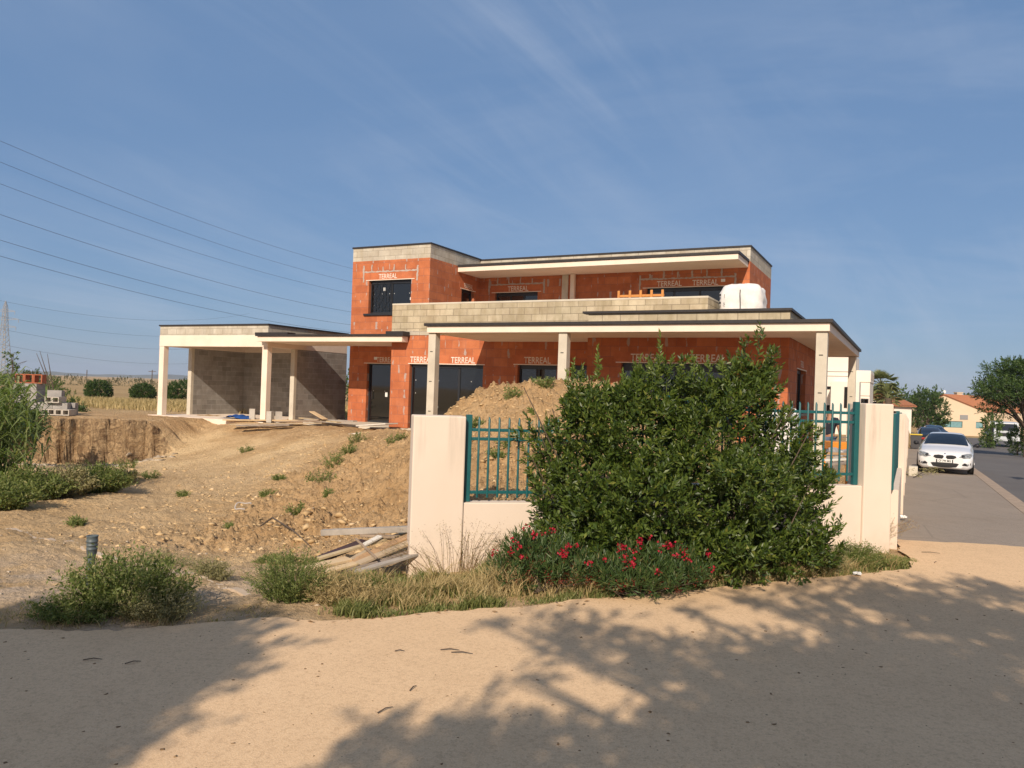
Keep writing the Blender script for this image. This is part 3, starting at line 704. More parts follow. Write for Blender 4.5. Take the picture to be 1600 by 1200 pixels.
def lintel(u0, u1, v, z, texts, tag_at=None, size=.22, mortar=True, ext=.2, seed=0, h=.27):
    b = MB(); b.box(u0 - ext, u1 + ext, v - .006, v + .1, z, z + h)
    L = b.build('lintel', M_lint, house)
    b = MB(); b.box(u0 - ext * .7, u1 + ext * .7, v - .014, v + .02, z - .022, z + .003); b.build('lintel_edge', M_fascia, L)
    for x in texts: letters('TERREAL', size, M_text, L, front_place(x, v - .010, z + .11))
    if mortar:
        rg = random.Random(seed); b = MB()
        x = u0 - ext
        pts = []
        def smear(xa, xb, za, zb):   # ragged lick of mortar
            k = max(2, int(max(xb - xa, zb - za) / .06)); P = []
            if xb - xa > zb - za:
                up_ = [(xa + (xb - xa) * i / k, v - .009, zb + rg.uniform(-.018, .018)) for i in range(k + 1)]; dn = [(p[0], p[1], za + rg.uniform(-.014, .014)) for p in up_]
                for i in range(k): b.poly([dn[i], dn[i + 1], up_[i + 1], up_[i]])
            else:
                lf = [(xa + rg.uniform(-.016, .016), v - .0085, za + (zb - za) * i / k) for i in range(k + 1)]; rt = [(xb + rg.uniform(-.016, .016), v - .0085, p[2]) for p in lf]
                for i in range(k): b.poly([lf[i], rt[i], rt[i + 1], lf[i + 1]])
        smear(u0 - ext - .04, u1 + ext + .04, z + h, z + h + .05)
        for xx in np.arange(u0 - ext + .3, u1 + ext, .5): smear(xx - .02, xx + .03, z + h + .052, z + h + rg.uniform(.2, .32))
        smear(u0 - ext - .09, u0 - ext - .02, z - .08, z + h + rg.uniform(.1, .3)); smear(u1 + ext + .02, u1 + ext + .09, z - .08, z + h + rg.uniform(.1, .3))
        b.build('mortar_joint', M_mort, L)
    if tag_at is not None:
        b = MB(); b.box(tag_at - .07, tag_at + .07, v - .012, v - .008, z + .12, z + .22); b.build('sticker', M_white, L)
    return L
lintel(WIN_T[0], WIN_T[1], Tn, 5.81, [-17.0], seed=1, size=.25)
lintel(DOOR[0], DOOR[1], Tn, 2.77, [-16.95], tag_at=-17.42, mortar=False, size=.26)
lintel(LW[0][0], LW[0][1], Pn, 2.71, [-14.05, -12.5], mortar=False, size=.27, ext=.08)
lintel(LW[1][0], LW[1][1], Pn, 2.74, [-9.93], mortar=False, size=.27)
lintel(UW[0][0], UW[0][1], Wn, 5.72, [-13.5], seed=4, size=.27)
lintel(UW[1][0], UW[1][1], Wn, 5.72, [-7.6, -6.35], seed=5, tag_at=-5.75, size=.27)
lintel(ROOM[0], ROOM[1], Rn, 2.78, [-6.05, -4.5], mortar=False, size=.27)
for (u_, vv_, z_) in ((-15.19, SIDE_T, 5.73), (-2.6, SIDE_R, 2.76), (-4.88, SIDE_U, 5.72)):
    b = MB(); b.box(u_ - .1, u_ + .006, vv_[0] - .15, vv_[1] + .15, z_, z_ + .26); L = b.build('lintel', M_lint, house)
    letters('TERREAL', .24, M_text, L, side_place(u_ + .010, (vv_[0] + vv_[1]) / 2, z_ + .12), sx=.7)
    b = MB(); b.box(u_ - .02, u_ + .014, vv_[0] - .1, vv_[1] + .1, z_ - .022, z_ + .003); b.build('lintel_edge', M_fascia, L)
# near-black boxes fill the rooms: block daylight and stand in for their shade
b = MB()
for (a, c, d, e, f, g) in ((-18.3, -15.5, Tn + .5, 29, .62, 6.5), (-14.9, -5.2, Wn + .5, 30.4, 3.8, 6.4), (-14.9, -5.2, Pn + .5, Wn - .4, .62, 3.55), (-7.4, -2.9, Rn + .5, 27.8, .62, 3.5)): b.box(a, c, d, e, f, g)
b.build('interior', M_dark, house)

# ================================================================== CARPORT
cpt = frame_thing('block_carport', 'grey block carport with cream beam and two slim square columns left of the house', 'carport', -23.6, 23, .45)
b = MB(); b.box(-26.7, -20.6, 20.7, 25.6, .15, .50); b.build('floor_slab', M_fascia, cpt)
b = MB(); b.box(-26.5, -26.3, 22.5, 25.4, .5, 3.205); b.box(-26.3, -20.95, 25.2, 25.4, .5, 3.205); b.box(-20.95, -20.75, 22.5, 25.4, .5, 3.205); b.build('wall', M_gblock, cpt)
for (a, c) in ((-26.5, -26.3), (-20.95, -20.75)):
    b = MB(); b.box(a, c, 22.36, 22.499, .5, 3.205); b.build('wall_end', M_conc, cpt, bevel=.006)
b = MB(); b.cells([-26.5, -26.25, -21.0, -20.75], [20.95, 21.2, 25.15, 25.4], [3.21, 3.64], lambda i, j, k: not (i == 1 and j == 1)); b.build('beam', M_fascia, cpt, bevel=.01)
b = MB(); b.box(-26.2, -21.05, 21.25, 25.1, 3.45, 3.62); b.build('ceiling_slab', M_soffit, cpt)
b = MB(); b.cells([-26.49, -26.25, -21.0, -20.76], [20.96, 21.2, 25.15, 25.39], [3.642, 4.0], lambda i, j, k: not (i == 1 and j == 1)); b.build('parapet', M_cband, cpt)
b = MB(); b.box(-26.2, -21.05, 21.25, 25.1, 3.7, 3.9); b.build('roof_deck', M_black, cpt)
flash(cpt, -26.5, -20.75, 20.95, 25.4, 4.0)
for u_ in (-26.5, -21.02):
    b = MB(); b.box(u_, u_ + .26, 20.96, 21.19, .5, 3.205); b.build('column', M_fascia, cpt, bevel=.012)

# ================================================================== BOUNDARY WALL AND FENCE
A0 = (-1.09, 8.75); A1 = (5.02, 10.2); wl = math.hypot(A1[0] - A0[0], A1[1] - A0[1]); wa = math.atan2(A1[1] - A0[1], A1[0] - A0[0])
fw = thing('boundary_wall', 'cream rendered boundary wall with low middle and a tall pillar at each end, behind the laurel', 'wall', (A0[0], A0[1], -.35), wa); OG[fw.name] = (0, 0, -.35)
# local: s along the wall, t depth
b = MB(); b.box(.60, 3.1, .03, .23, -.35, .64); b.box(3.1, wl - .42, .03, .23, -.35, .86); b.build('low_wall', M_wall, fw, bevel=.012)
b = MB(); b.box(0, .60, 0, .30, -.35, 1.63); b.build('pillar', M_wall, fw, bevel=.015)
b = MB(); b.box(wl - .42, wl, 0, .34, -.35, 1.935); b.build('pillar', M_wall, fw, bevel=.015)
def fence(name, label, org, rz, L, z0, zb, zr1, zr2, ztop, ts=.13, posts=(0, 1), pitch=.114, pz=None, tl=0):
    f = thing(name, label, 'fence', org, rz, 'teal metal fences on the low walls'); OG[f.name] = (0, 0, org[2])
    n = int(round((L - .1) / pitch)); y = ts
    for i, k in enumerate((0, L)):
        if i in posts:
            b = MB(); b.box(k - .035 if i else k - .035, k + .035, y - .03, y + .03, z0, ztop + .03); b.build('post', M_teal, f, bevel=.006)
    for zz_ in (zb, zr1, zr2):
        b = MB(); b.box(.035, L - .035, y - .02, y + .02, zz_ - .018, zz_ + .018); b.build('rail', M_teal, f, bevel=.004)
    for i in range(1, n):
        s = L * i / n; b = MB(); b.tube([(s, y - .012, z0 + .05), (s, y - .012, ztop - .02), (s, y - .004, ztop + .005)], [.0135, .0135, .006], 8); b.build('picket', M_teal, f)
    return f
def onwall(s, t): return (A0[0] + s * math.cos(wa) - t * math.sin(wa), A0[1] + s * math.sin(wa) + t * math.cos(wa))
fence('metal_fence', 'teal picket fence panel between the left pillar and the laurel bush', (*onwall(.655, 0), .64), wa, 2.40, .64, .75, 1.37, 1.475, 1.62)
fence('metal_fence', 'teal picket fence panel between the laurel bush and the right corner pillar', (*onwall(3.16, 0), .86), wa, wl - 3.16 - .42 - .05, .86, 1.0, 1.68, 1.80, 1.92)
# side wall along the pavement
sw = frame_thing('boundary_wall', 'cream rendered boundary wall receding along the grey pavement beside the parked white car', 'wall', -.2, 12, -.3)
pv = [11.62]; 
while pv[-1] < 43: pv.append(pv[-1] + 4.2)
b = MB()
for i, v_ in enumerate(pv[:-1]):
    g = float(zr(v_)); b.box(-.32, -.12, v_ + (.12 if i == 0 else .38), v_ + 4.2, g - 1.2, g + .78 )
b.build('low_wall', M_wall, sw)
for i, v_ in enumerate(pv):
    if i == 0: continue
    g = float(zr(v_)); b = MB(); b.box(-.36, -.08, v_, v_ + .38, g - 1.2, g + 1.83); b.build('pillar', M_wall, sw, bevel=.01)
for i, v_ in enumerate(pv[:-1]):
    g = float(zr(v_)) + .78; x, y = W(-.11, v_ + (.06 if i == 0 else .44)); L = 4.08 if i == 0 else 3.7
    nm = ['nearest the corner pillar', 'second from the corner pillar', 'third from the corner pillar', 'fourth from the corner', 'fifth from the corner', 'sixth from the corner', 'seventh from the corner', 'last before the bins'][min(i, 7)]
    fence('metal_fence', 'teal fence panel on the pavement side wall, ' + nm, (x, y, g), math.pi / 2 - AX, L, g, g + .12, g + .78, g + .9, g + 1.0, ts=.1, pitch=.114 if i < 3 else .2)
# ================================================================== VEGETATION
def unit(a): return a / (np.linalg.norm(a, axis=-1, keepdims=True) + 1e-9)
def leaves(name, P, D, L, wr, mat, parent=None, fold=.12, droop=0., up=None):
    """P base points, D directions, L lengths: every leaf is two folded triangles pairs"""
    n = len(P); D = unit(D); rr = rng.normal(size=(n, 3))
    S = unit(np.cross(D, rr)); Nn = np.cross(S, D); L = np.asarray(L).reshape(-1, 1) * np.ones((n, 1))
    Wd = L * wr * .5
    A = P; Bm = P + D * L * .55 - np.array([0, 0, 1]) * L * droop * .3; T = P + D * L - np.array([0, 0, 1]) * L * droop
    Lf = P + D * L * .42 + S * Wd + Nn * Wd * fold * 2; Rt = P + D * L * .42 - S * Wd + Nn * Wd * fold * 2
    vs = np.stack([A, Lf, T, Rt], 1).reshape(-1, 3); b = np.arange(n)[:, None] * 4
    tr = np.concatenate([b + [0, 2, 1], b + [0, 3, 2]])
    og = parent_origin(parent) if parent is not None else (0, 0, 0)
    return link(name, npmesh(name, vs - np.array(og), tris=tr, mats=[mat]), parent)
def shoots(P, D, L, k, ll, spread=.9, jitter=.25):
    """leafy shoots: k leaves round each stem of length L; returns leaf bases, directions, lengths"""
    n = len(P); D = unit(D); X = unit(np.cross(D, rng.normal(size=(n, 3)))); Y = np.cross(D, X)
    t = (np.arange(k) + .5) / k; ph = np.arange(k) * 2.4
    L = np.asarray(L).reshape(-1, 1, 1) * np.ones((n, 1, 1))
    B = P[:, None, :] + D[:, None, :] * (L * t[None, :, None])
    ring = X[:, None, :] * np.cos(ph)[None, :, None] + Y[:, None, :] * np.sin(ph)[None, :, None]
    dd = D[:, None, :] * (.35 + .9 * t[None, :, None]) + ring * spread * (1.1 - .6 * t[None, :, None]) + rng.normal(size=(n, k, 3)) * jitter
    ll_ = ll * (1.05 - .45 * np.abs(t[None, :] - .45)) * rng.uniform(.75, 1.2, (n, k))
    return B.reshape(-1, 3), dd.reshape(-1, 3), ll_.reshape(-1)
def in_lobes(P, lobes):
    ok = np.zeros(len(P), bool)
    for (c, r) in lobes: ok |= (((P - c) / r) ** 2).sum(1) < 1
    return ok
def lobe_points(lobes, n, depth=.35, seed=0, zmin=None):
    """points in the outer skin of a union of ellipsoids with outward directions"""
    rg = np.random.default_rng(seed); out = []; dirs = []
    vol = np.array([r[0] * r[1] + r[1] * r[2] + r[0] * r[2] for c, r in lobes]); vol = vol / vol.sum()
    for (c, r), w in zip(lobes, vol):
        m_ = max(3, int(n * w)); d = unit(rg.normal(size=(m_, 3))); s = 1 - depth * rg.random((m_, 1)) ** 1.6
        p = c + d * r * s; inner = np.zeros(m_, bool)
        for (c2, r2) in lobes:
            if c2 is c: continue
            inner |= (((p - c2) / r2) ** 2).sum(1) < (1 - depth) ** 2 * .8
        k = ~inner
        if zmin is not None: k &= p[:, 2] > zmin
        out.append(p[k]); dirs.append(unit(d / r)[k])
    return np.concatenate(out), np.concatenate(dirs)
M_bark = simple('bark', (.13, .095, .065), .9, (.08, .06, .045), 8, .6, .01)
M_laurel = leafmat('laurel leaf', (.028, .056, .010), (.095, .135, .02), (.19, .20, .04), rough=.44, trans=.14, spec=.4)
M_laurel2 = leafmat('laurel young leaf', (.10, .15, .025), (.17, .21, .05), rough=.4, trans=.3)
M_olean = leafmat('oleander leaf', (.03, .065, .018), (.075, .115, .03), (.20, .17, .07), rough=.5, trans=.2)
M_red = leafmat('red blossom', (.34, .008, .025), (.52, .02, .05), rough=.6, trans=.3)
M_redbud = leafmat('dark red bud', (.20, .02, .015), (.35, .05, .03), rough=.7)
M_weed = leafmat('weed leaf', (.095, .14, .03), (.22, .24, .075), (.42, .36, .17), rough=.6, trans=.3)
M_weed2 = leafmat('grey green weed leaf', (.20, .19, .085), (.34, .30, .15), (.48, .39, .22), rough=.7, trans=.25)
M_straw = leafmat('dry straw', (.34, .25, .115), (.50, .39, .20), rough=.8, trans=.25)
M_grass = leafmat('green grass blade', (.11, .14, .035), (.24, .24, .085), (.48, .39, .19), rough=.6, trans=.3)
M_stemdry = leafmat('dry brown stem', (.16, .10, .05), (.28, .18, .09), rough=.9, trans=0)
M_reed = leafmat('reed leaf', (.14, .20, .055), (.28, .33, .13), (.42, .38, .2), rough=.5, trans=.35)
M_tree = leafmat('tree leaf', (.030, .065, .014), (.07, .115, .024), (.10, .15, .03), rough=.5, trans=.22)
M_tree2 = leafmat('bright tree leaf', (.06, .11, .02), (.12, .17, .04), rough=.5, trans=.3)
M_scrub = leafmat('scrub leaf', (.055, .065, .025), (.10, .10, .045), (.16, .12, .06), rough=.7, trans=.15)
M_palm = leafmat('palm frond', (.15, .18, .07), (.27, .28, .12), (.36, .31, .17), rough=.5, trans=.3)
M_dead = leafmat('dead frond', (.28, .19, .09), (.36, .26, .13), rough=.8)
def blades(name, P, H, lean, mat, parent=None, w=.006, curve=.35):
    """grass: 3-point bent blades, one quad and one triangle each"""
    n = len(P); H = np.asarray(H).reshape(-1, 1) * np.ones((n, 1)); a = rng.uniform(0, 2 * np.pi, n)
    d = np.stack([np.cos(a), np.sin(a), np.zeros(n)], 1); s = np.stack([-np.sin(a), np.cos(a), np.zeros(n)], 1)
    b_ = rng.uniform(0, 2 * np.pi, n); s = np.stack([np.cos(b_), np.sin(b_), np.zeros(n)], 1)
    ln = lean * rng.uniform(.3, 1.3, (n, 1)); up_ = np.array([0, 0, 1.])
    M_ = P + up_ * H * .55 + d * H * ln * .35; T = P + up_ * H * (1 - .3 * ln * curve) + d * H * ln * (.9 + curve)
    wv = w * rng.uniform(.7, 1.3, (n, 1))
    vs = np.stack([P - s * wv, P + s * wv, M_ + s * wv * .8, M_ - s * wv * .8, T], 1).reshape(-1, 3)
    b = np.arange(n)[:, None] * 5
    og = parent_origin(parent) if parent is not None else (0, 0, 0)
    me = npmesh(name, vs - np.array(og), quads=b + [0, 1, 2, 3], tris=b + [3, 2, 4], mats=[mat]); return link(name, me, parent)
def stems(name, paths, rad, mat, parent, n=4):
    b = MB()
    for p in paths: b.tube(p, [rad * (1 - .7 * i / (len(p) - 1)) for i in range(len(p))], n, cap=False)
    return b.build(name, mat, parent)

# ------------------------------------------------ the big laurel
DB = 8.65
laurel = world_thing('laurel_bush', 'huge dense dark green laurel bush swallowing the middle of the cream wall', 'bush', 1.9, 8.6, .0)
def L3(px, py, Y, r, ry=None): c = onY(px, py, Y); s = Y / F; q_ = .86; return (np.array(c), np.array([r[0] * s * q_, (ry or r[0] * s) * .92, r[1] * s * q_]))
LOB = [L3(1050, 800, 8.6, (190, 130), .95), L3(930, 760, 8.7, (105, 105), .7), L3(1190, 800, 8.9, (110, 115), .8), L3(1000, 690, 8.7, (130, 95), .75),
    L3(1110, 680, 8.9, (115, 100), .75), L3(905, 680, 8.8, (58, 62), .5), L3(900, 640, 8.9, (32, 40), .35), L3(960, 640, 8.8, (50, 48), .45), L3(1035, 620, 8.8, (54, 60), .45), L3(1080, 640, 8.8, (60, 60), .45), L3(985, 645, 8.8, (50, 55), .45), L3(1150, 622, 9.0, (62, 62), .5),
    L3(1210, 700, 9.0, (55, 62), .5), L3(1240, 760, 9.0, (50, 70), .5), L3(1255, 850, 8.9, (52, 62), .5), L3(870, 770, 8.7, (45, 80), .45), L3(900, 850, 8.4, (70, 60), .5), L3(1000, 860, 8.2, (90, 60), .5),
    L3(1120, 860, 8.2, (100, 62), .55), L3(1210, 870, 8.5, (80, 58), .5), L3(1180, 575, 9.0, (26, 30), .22), L3(1085, 622, 8.9, (30, 34), .25), L3(990, 612, 8.8, (24, 34), .25),
    L3(1130, 622, 9.0, (28, 30), .25), L3(1195, 620, 9.0, (26, 40), .25), L3(845, 700, 8.8, (22, 40), .25), L3(1165, 750, 8.0, (60, 60), .4), L3(1010, 770, 7.95, (70, 60), .4), L3(930, 800, 8.1, (50, 50), .35)]
P, D = lobe_points(LOB, 6900, .32, 3)
k_ = (P[:, 2] > .02) & (P[:, 1] < 10.2); P, D = P[k_], D[k_]
# coarse clumping: drop shoots in patches so that dark hollows open between tufts
cn = fbm(P[:, 0] * 2.3 + P[:, 1] * 1.5, P[:, 2] * 2.3 - P[:, 1] * 1.3, 4); keep = (cn > -.02) | (rng.random(len(P)) < .22); P, D = P[keep], D[keep]
P = P + D * (fbm(P[:, 0] * 2.6 + 3, P[:, 2] * 2.6 + P[:, 1], 3) * .28)[:, None]
D2 = unit(D * .8 + np.array([0, 0, .65]) + rng.normal(size=D.shape) * .3)
b1, d1, l1 = shoots(P - D2 * .05, D2, rng.uniform(.10, .2, len(P)), 16, .070, spread=.85)
# inner, sparser fill against see-through
Pi, Di = lobe_points([(c, r * .72) for c, r in LOB], 1900, .5, 9); Pi = Pi[Pi[:, 2] > .0]; Di = Di[:len(Pi)]
b2, d2, l2 = shoots(Pi, rng.normal(size=Pi.shape) + np.array([0, 0, .6]), .16, 10, .09)
leaves('foliage', np.vstack([b1, b2]), np.vstack([d1, d2]), np.concatenate([l1, l2]), .36, M_laurel, laurel)
# free standing leading shoots along the top
sp = []
for (x0, y0, x1, y1, Y) in [(1030, 600, 1031, 520, 8.75), (1020, 590, 1012, 560, 8.75), (1042, 590, 1052, 555, 8.8), (934, 620, 934, 540, 8.8), (895, 610, 897, 562, 8.95), (905, 625, 910, 570, 8.9), (890, 620, 886, 580, 8.9), (1085, 580, 1082, 552, 8.9), (1063, 590, 1064, 563, 8.9), (1000, 600, 1000, 556, 8.9),
    (1158, 610, 1160, 566, 9), (1180, 610, 1183, 566, 9), (1193, 610, 1200, 562, 9), (1170, 600, 1168, 575, 9), (1205, 600, 1213, 570, 9), (1130, 590, 1128, 565, 9), (945, 640, 950, 590, 8.8), (975, 620, 972, 580, 8.8), (1110, 590, 1105, 560, 8.9), (922, 650, 924, 590, 8.8),
    (1222, 660, 1236, 640, 9), (1240, 700, 1262, 690, 9), (1265, 760, 1290, 745, 9), (1275, 810, 1312, 780, 8.9), (1285, 840, 1320, 820, 8.8), (1280, 870, 1318, 862, 8.7), (1250, 720, 1285, 706, 9), (838, 650, 826, 640, 8.8), (845, 690, 822, 680, 8.8), (840, 720, 826, 712, 8.7)]:
    sp.append((onY(x0, y0, Y), onY(x1, y1, Y)))
bb = []; dd = []; l_ = []
for a, c in sp:
    a = np.array(a); c = np.array(c); v_ = c - a; L = np.linalg.norm(v_); k = int(8 + L * 62)
    q, w_, e = shoots(a[None], v_[None], L, k, .07, spread=.95, jitter=.2); bb.append(q); dd.append(w_); l_.append(e)
    for _ in range(int(L * 16)):
        t = rng.uniform(0, .75); p = a + v_ * t; dv = unit(v_ / L + rng.normal(size=3) * .55)
        q, w_, e = shoots(p[None], dv[None], rng.uniform(.05, .12) * (1.2 - t), 8, .06); bb.append(q); dd.append(w_); l_.append(e)
leaves('young_shoots', np.vstack(bb), np.vstack(dd), np.concatenate(l_), .34, M_laurel2, laurel)
br = []
for i in range(34):
    t = rng.uniform(-1.2, 1.4); base = np.array([1.75 + t * .5, 8.75 + rng.uniform(-.2, .2), -.1]); tip = np.array([1.75 + t * 1.35, 8.75 + rng.uniform(-.5, .5), rng.uniform(.9, 2.0)])
    mid = (base + tip) / 2 + rng.normal(size=3) * .1; br.append([base, mid, tip])
stems('branches', br, .016, M_bark, laurel, 5)
stems('twigs', [[np.array(a) - [0, 0, .25], a, c] for a, c in sp], .006, M_laurel2, laurel, 4)['kind'] = 'stuff'

# ------------------------------------------------ low oleanders with red blossoms at its foot
def oleander(label, lob, n, nred, seed, pos):
    o = world_thing('oleander_shrub', label, 'shrub', *pos, group='red flowering oleanders under the laurel')
    P, D = lobe_points(lob, n, .6, seed, zmin=.02); D2 = unit(D * .5 + np.array([0, 0, .9]) + rng.normal(size=D.shape) * .35)
    q, w_, e = shoots(P, D2, rng.uniform(.12, .24, len(P)), 14, .085, spread=.6); leaves('foliage', q, w_, e, .17, M_olean, o)
    P, D = lobe_points(lob, nred * 6, .12, seed + 1, zmin=.1)
    f = (D[:, 1] < .1) & (D[:, 2] > -.2); P, D = P[f][:int(nred * 1.1)], D[f][:int(nred * 1.1)]
    c = []; dv = []
    for p, d in zip(P, D):
        k = rng.integers(8, 17); c.append(p + d * .13 + [0, 0, .06] + rng.normal(size=(k, 3)) * .017); dv.append(rng.normal(size=(k, 3)) + d * .6)
    b = leaves('blossoms', np.vstack(c), np.vstack(dv), .026, .9, M_red, o, fold=.3)
    P, D = lobe_points(lob, 420, .1, seed + 5, zmin=.1); c = np.repeat(P, 6, 0) + rng.normal(size=(len(P) * 6, 3)) * .012
    leaves('buds', c, rng.normal(size=c.shape) + np.array([0, 0, 1]), .016, .5, M_redbud, o)
    stems('branches', [[np.array(pos), p * .5 + np.array(pos) * .5 + rng.normal(size=3) * .04, p] for p in P[::5]], .007, M_bark, o)
oleander('spreading oleander with red blossoms at the left foot of the laurel', [L3(850, 886, 7.75, (50, 32), .35), L3(818, 874, 7.85, (30, 28), .28), L3(890, 900, 7.6, (50, 18), .3), L3(800, 902, 7.7, (34, 16), .3)], 420, 16, 21, (.35, 7.6, 0))
oleander('oleander with the brightest red blossoms spilling onto the path edge', [L3(1010, 898, 7.7, (68, 30), .32), L3(1065, 902, 7.75, (46, 24), .28), L3(960, 906, 7.55, (44, 18), .3), L3(1010, 916, 7.4, (70, 12), .2)], 480, 22, 31, (1.3, 7.5, 0))
# ------------------------------------------------ weeds
def weed(name, label, cat, x, y, rx, ry, h, n, mat, leaf=.03, wr=.35, k=8, seed=0, group=None, lean=.7, dry=0, stem=True, heads=None):
    z = float(Hfull(np.array([x]), np.array([y]))[0]); o = world_thing(name, label, cat, x, y, z, group)
    rg = np.random.default_rng(seed); a = rg.uniform(0, 2 * np.pi, n); r = np.sqrt(rg.random(n)) * .45
    bx = x + np.cos(a) * r * rx; by = y + np.sin(a) * r * ry; bz = HZs(bx, by) - .02
    a2 = a + rg.normal(size=n) * .5; tx = x + np.cos(a2) * rx * (r / .45) ** .8 * rg.uniform(.7, 1.15, n); ty = y + np.sin(a2) * ry * (r / .45) ** .8 * rg.uniform(.7, 1.15, n)
    hh = h * (1 - .55 * (r / .45) ** 2) * rg.uniform(.7, 1.12, n)
    B = np.stack([bx, by, bz], 1); T = np.stack([tx, ty, bz + hh], 1); Mi = B * .55 + T * .45 + np.stack([0 * hh, 0 * hh, hh * .16], 1)
    if stem: stems('stems', [[B[i], Mi[i], T[i]] for i in range(n)], .0035, M_stemdry if dry else mat, o, 3)
    pb = []; pdv = []; pl = []
    for t in np.linspace(.18, 1, k):
        p = (B * (1 - t) ** 2 + 2 * Mi * t * (1 - t) + T * t * t)
        for _ in range(3):
            pb.append(p + rg.normal(size=p.shape) * .015); dv = unit(T - B) * .5 + rg.normal(size=p.shape) * .75; pdv.append(dv); pl.append(leaf * rg.uniform(.6, 1.3, n))
    leaves('foliage', np.vstack(pb), np.vstack(pdv), np.concatenate(pl), wr, mat, o)
    if heads is not None:
        hp = np.repeat(T, heads[1], 0) + rg.normal(size=(n * heads[1], 3)) * heads[2]
        leaves('seed_heads', hp, rg.normal(size=hp.shape) + [0, 0, .8], heads[3], .6, heads[0], o)['kind'] = 'stuff'
    return o
def gp(px, py, z=0): p = onz(px, py, z); return p[0], p[1]
x, y = gp(182, 965); weed('weed_clump', 'large bushy green weed clump hiding the foot of the grey pipe', 'weed', x, y + .18, .60, .36, .50, 330, M_weed, .034, .4, 10, 1, lean=.6)
x, y = gp(225, 975); weed('weed_clump', 'low spreading weed patch joined to the right side of the large clump', 'weed', x, y + .2, .42, .32, .30, 170, M_weed2, .03, .3, 8, 2)
x, y = gp(100, 975); weed('weed_clump', 'low green weed patch left of the large clump', 'weed', x, y + .15, .40, .26, .20, 150, M_weed, .03, .35, 8, 3)
x, y = gp(440, 950); weed('weed_clump', 'round dark green weed bush beside the plank heap', 'weed', x, y + .3, .42, .36, .44, 260, M_weed, .026, .3, 10, 4)
x, y = gp(520, 955); weed('weed_clump', 'yellowing tuft of dry grass and weed at the path edge', 'weed', x, y + .3, .42, .28, .30, 220, M_straw, .05, .12, 6, 5)
x, y = gp(560, 940); weed('weed_clump', 'green weed tuft between the dry tuft and the wall', 'weed', x, y + .3, .35, .25, .22, 150, M_weed, .03, .3, 7, 6)
x, y = gp(332, 905, -.1); weed('weed_clump', 'small grey green weed tuft alone on the bare earth', 'weed', x, y, .24, .22, .20, 110, M_weed2, .026, .3, 8, 7)
x, y = gp(265, 885, -.15); weed('weed_clump', 'sparse pale weed behind the large clump', 'weed', x, y, .42, .25, .16, 90, M_weed2, .024, .3, 7, 8)
x, y = gp(1345, 890); weed('weed_clump', 'green weeds at the foot of the right corner pillar', 'weed', x, y + .15, .48, .3, .30, 260, M_weed, .03, .3, 9, 9)
x, y = gp(1270, 900); weed('weed_clump', 'tangled weeds below the right side of the laurel', 'weed', x, y + .2, .5, .3, .34, 220, M_weed2, .032, .25, 9, 10)
x, y = gp(690, 905, -.1); weed('weed_clump', 'tall wispy seeding weeds against the left pillar', 'weed', x + .1, y + .5, 1.15, .35, .62, 130, M_weed2, .022, .22, 9, 11, dry=1, heads=(M_stemdry, 7, .03, .014))
x, y = gp(800, 890, -.1); weed('weed_clump', 'wispy brown seeding weeds in front of the low wall', 'weed', x - .1, y + .5, .95, .3, .5, 110, M_weed2, .02, .22, 8, 12, dry=1, heads=(M_stemdry, 7, .03, .014))
x, y = gp(1330, 850, .0); weed('weed_clump', 'dry straw coloured seeding weeds between laurel and right pillar', 'weed', x + .05, y - .1, .75, .3, .55, 130, M_straw, .024, .2, 9, 13, dry=1, heads=(M_stemdry, 8, .03, .013))
# green tufts on the heap and on the slope
for i, (px, py, Y, s, lb) in enumerate([(842, 603, 16.1, .22, 'crest of the heap'), (800, 640, 14.6, .24, 'heap just under its crest'), (850, 628, 15, .26, 'heap right of centre'), (742, 640, 13.8, .22, 'heap behind the fence post'), (520, 712, 17.2, .30, 'upper slope'), (500, 735, 16, .38, 'middle of the slope'),
    (545, 700, 18.2, .25, 'slope near the house'), (435, 748, 17, .16, 'slope to the left'), (418, 762, 15.6, .2, 'lower left slope'), (463, 800, 13.2, .22, 'foot of the slope'), (515, 765, 14.2, .16, 'lower slope'), (558, 690, 20, .35, 'terrace edge below the front door'), (620, 690, 17.5, .3, 'edge beside the left pillar'),
    (795, 700, 12.4, .22, 'earth behind the left fence'), (775, 722, 11.8, .2, 'earth low behind the fence'), (385, 690, 24, .3, 'edge below the carport'), (200, 720, 22, .4, 'pit floor by the bank'), (235, 742, 19, .3, 'pit floor'), (285, 770, 16.4, .15, 'plain in the middle'), (358, 822, 12.6, .13, 'clods at the slope foot'), (120, 812, 12.2, .16, 'plain at the left')]):
    p = onY(px, py, Y); weed('weed_tuft', 'small green weed on the ' + lb, 'weed', p[0], p[1], s, s * .8, s * .8, 34, M_weed, .05, .35, 5, 40 + i, group='green tufts on the dug earth')
# big round weeds left below the bank
for i, (px, py, Y, rx, ry, h, mt, lb, n) in enumerate([(150, 765, 15.2, .75, .6, .62, M_weed, 'bright green bushy weed at the right end of the undergrowth', 420), (100, 772, 15.4, .7, .5, .66, M_weed2, 'brownish thistle patch in the middle of the undergrowth', 260), (50, 778, 15.2, .8, .5, .6, M_weed, 'green bramble at the foot of the reeds', 330), (190, 748, 16.6, .45, .4, .34, M_weed2, 'grey weed trailing right of the undergrowth', 130), (0, 790, 14.2, .8, .5, .55, M_weed, 'green bramble at the left picture edge', 300)]):
    p = onz(px, py, -.45 if px > 0 else -.4); weed('undergrowth_weed', lb, 'weed', p[0], p[1], rx, ry, h, n, mt, .06, .4, 9, 70 + i, dry=(i == 1))
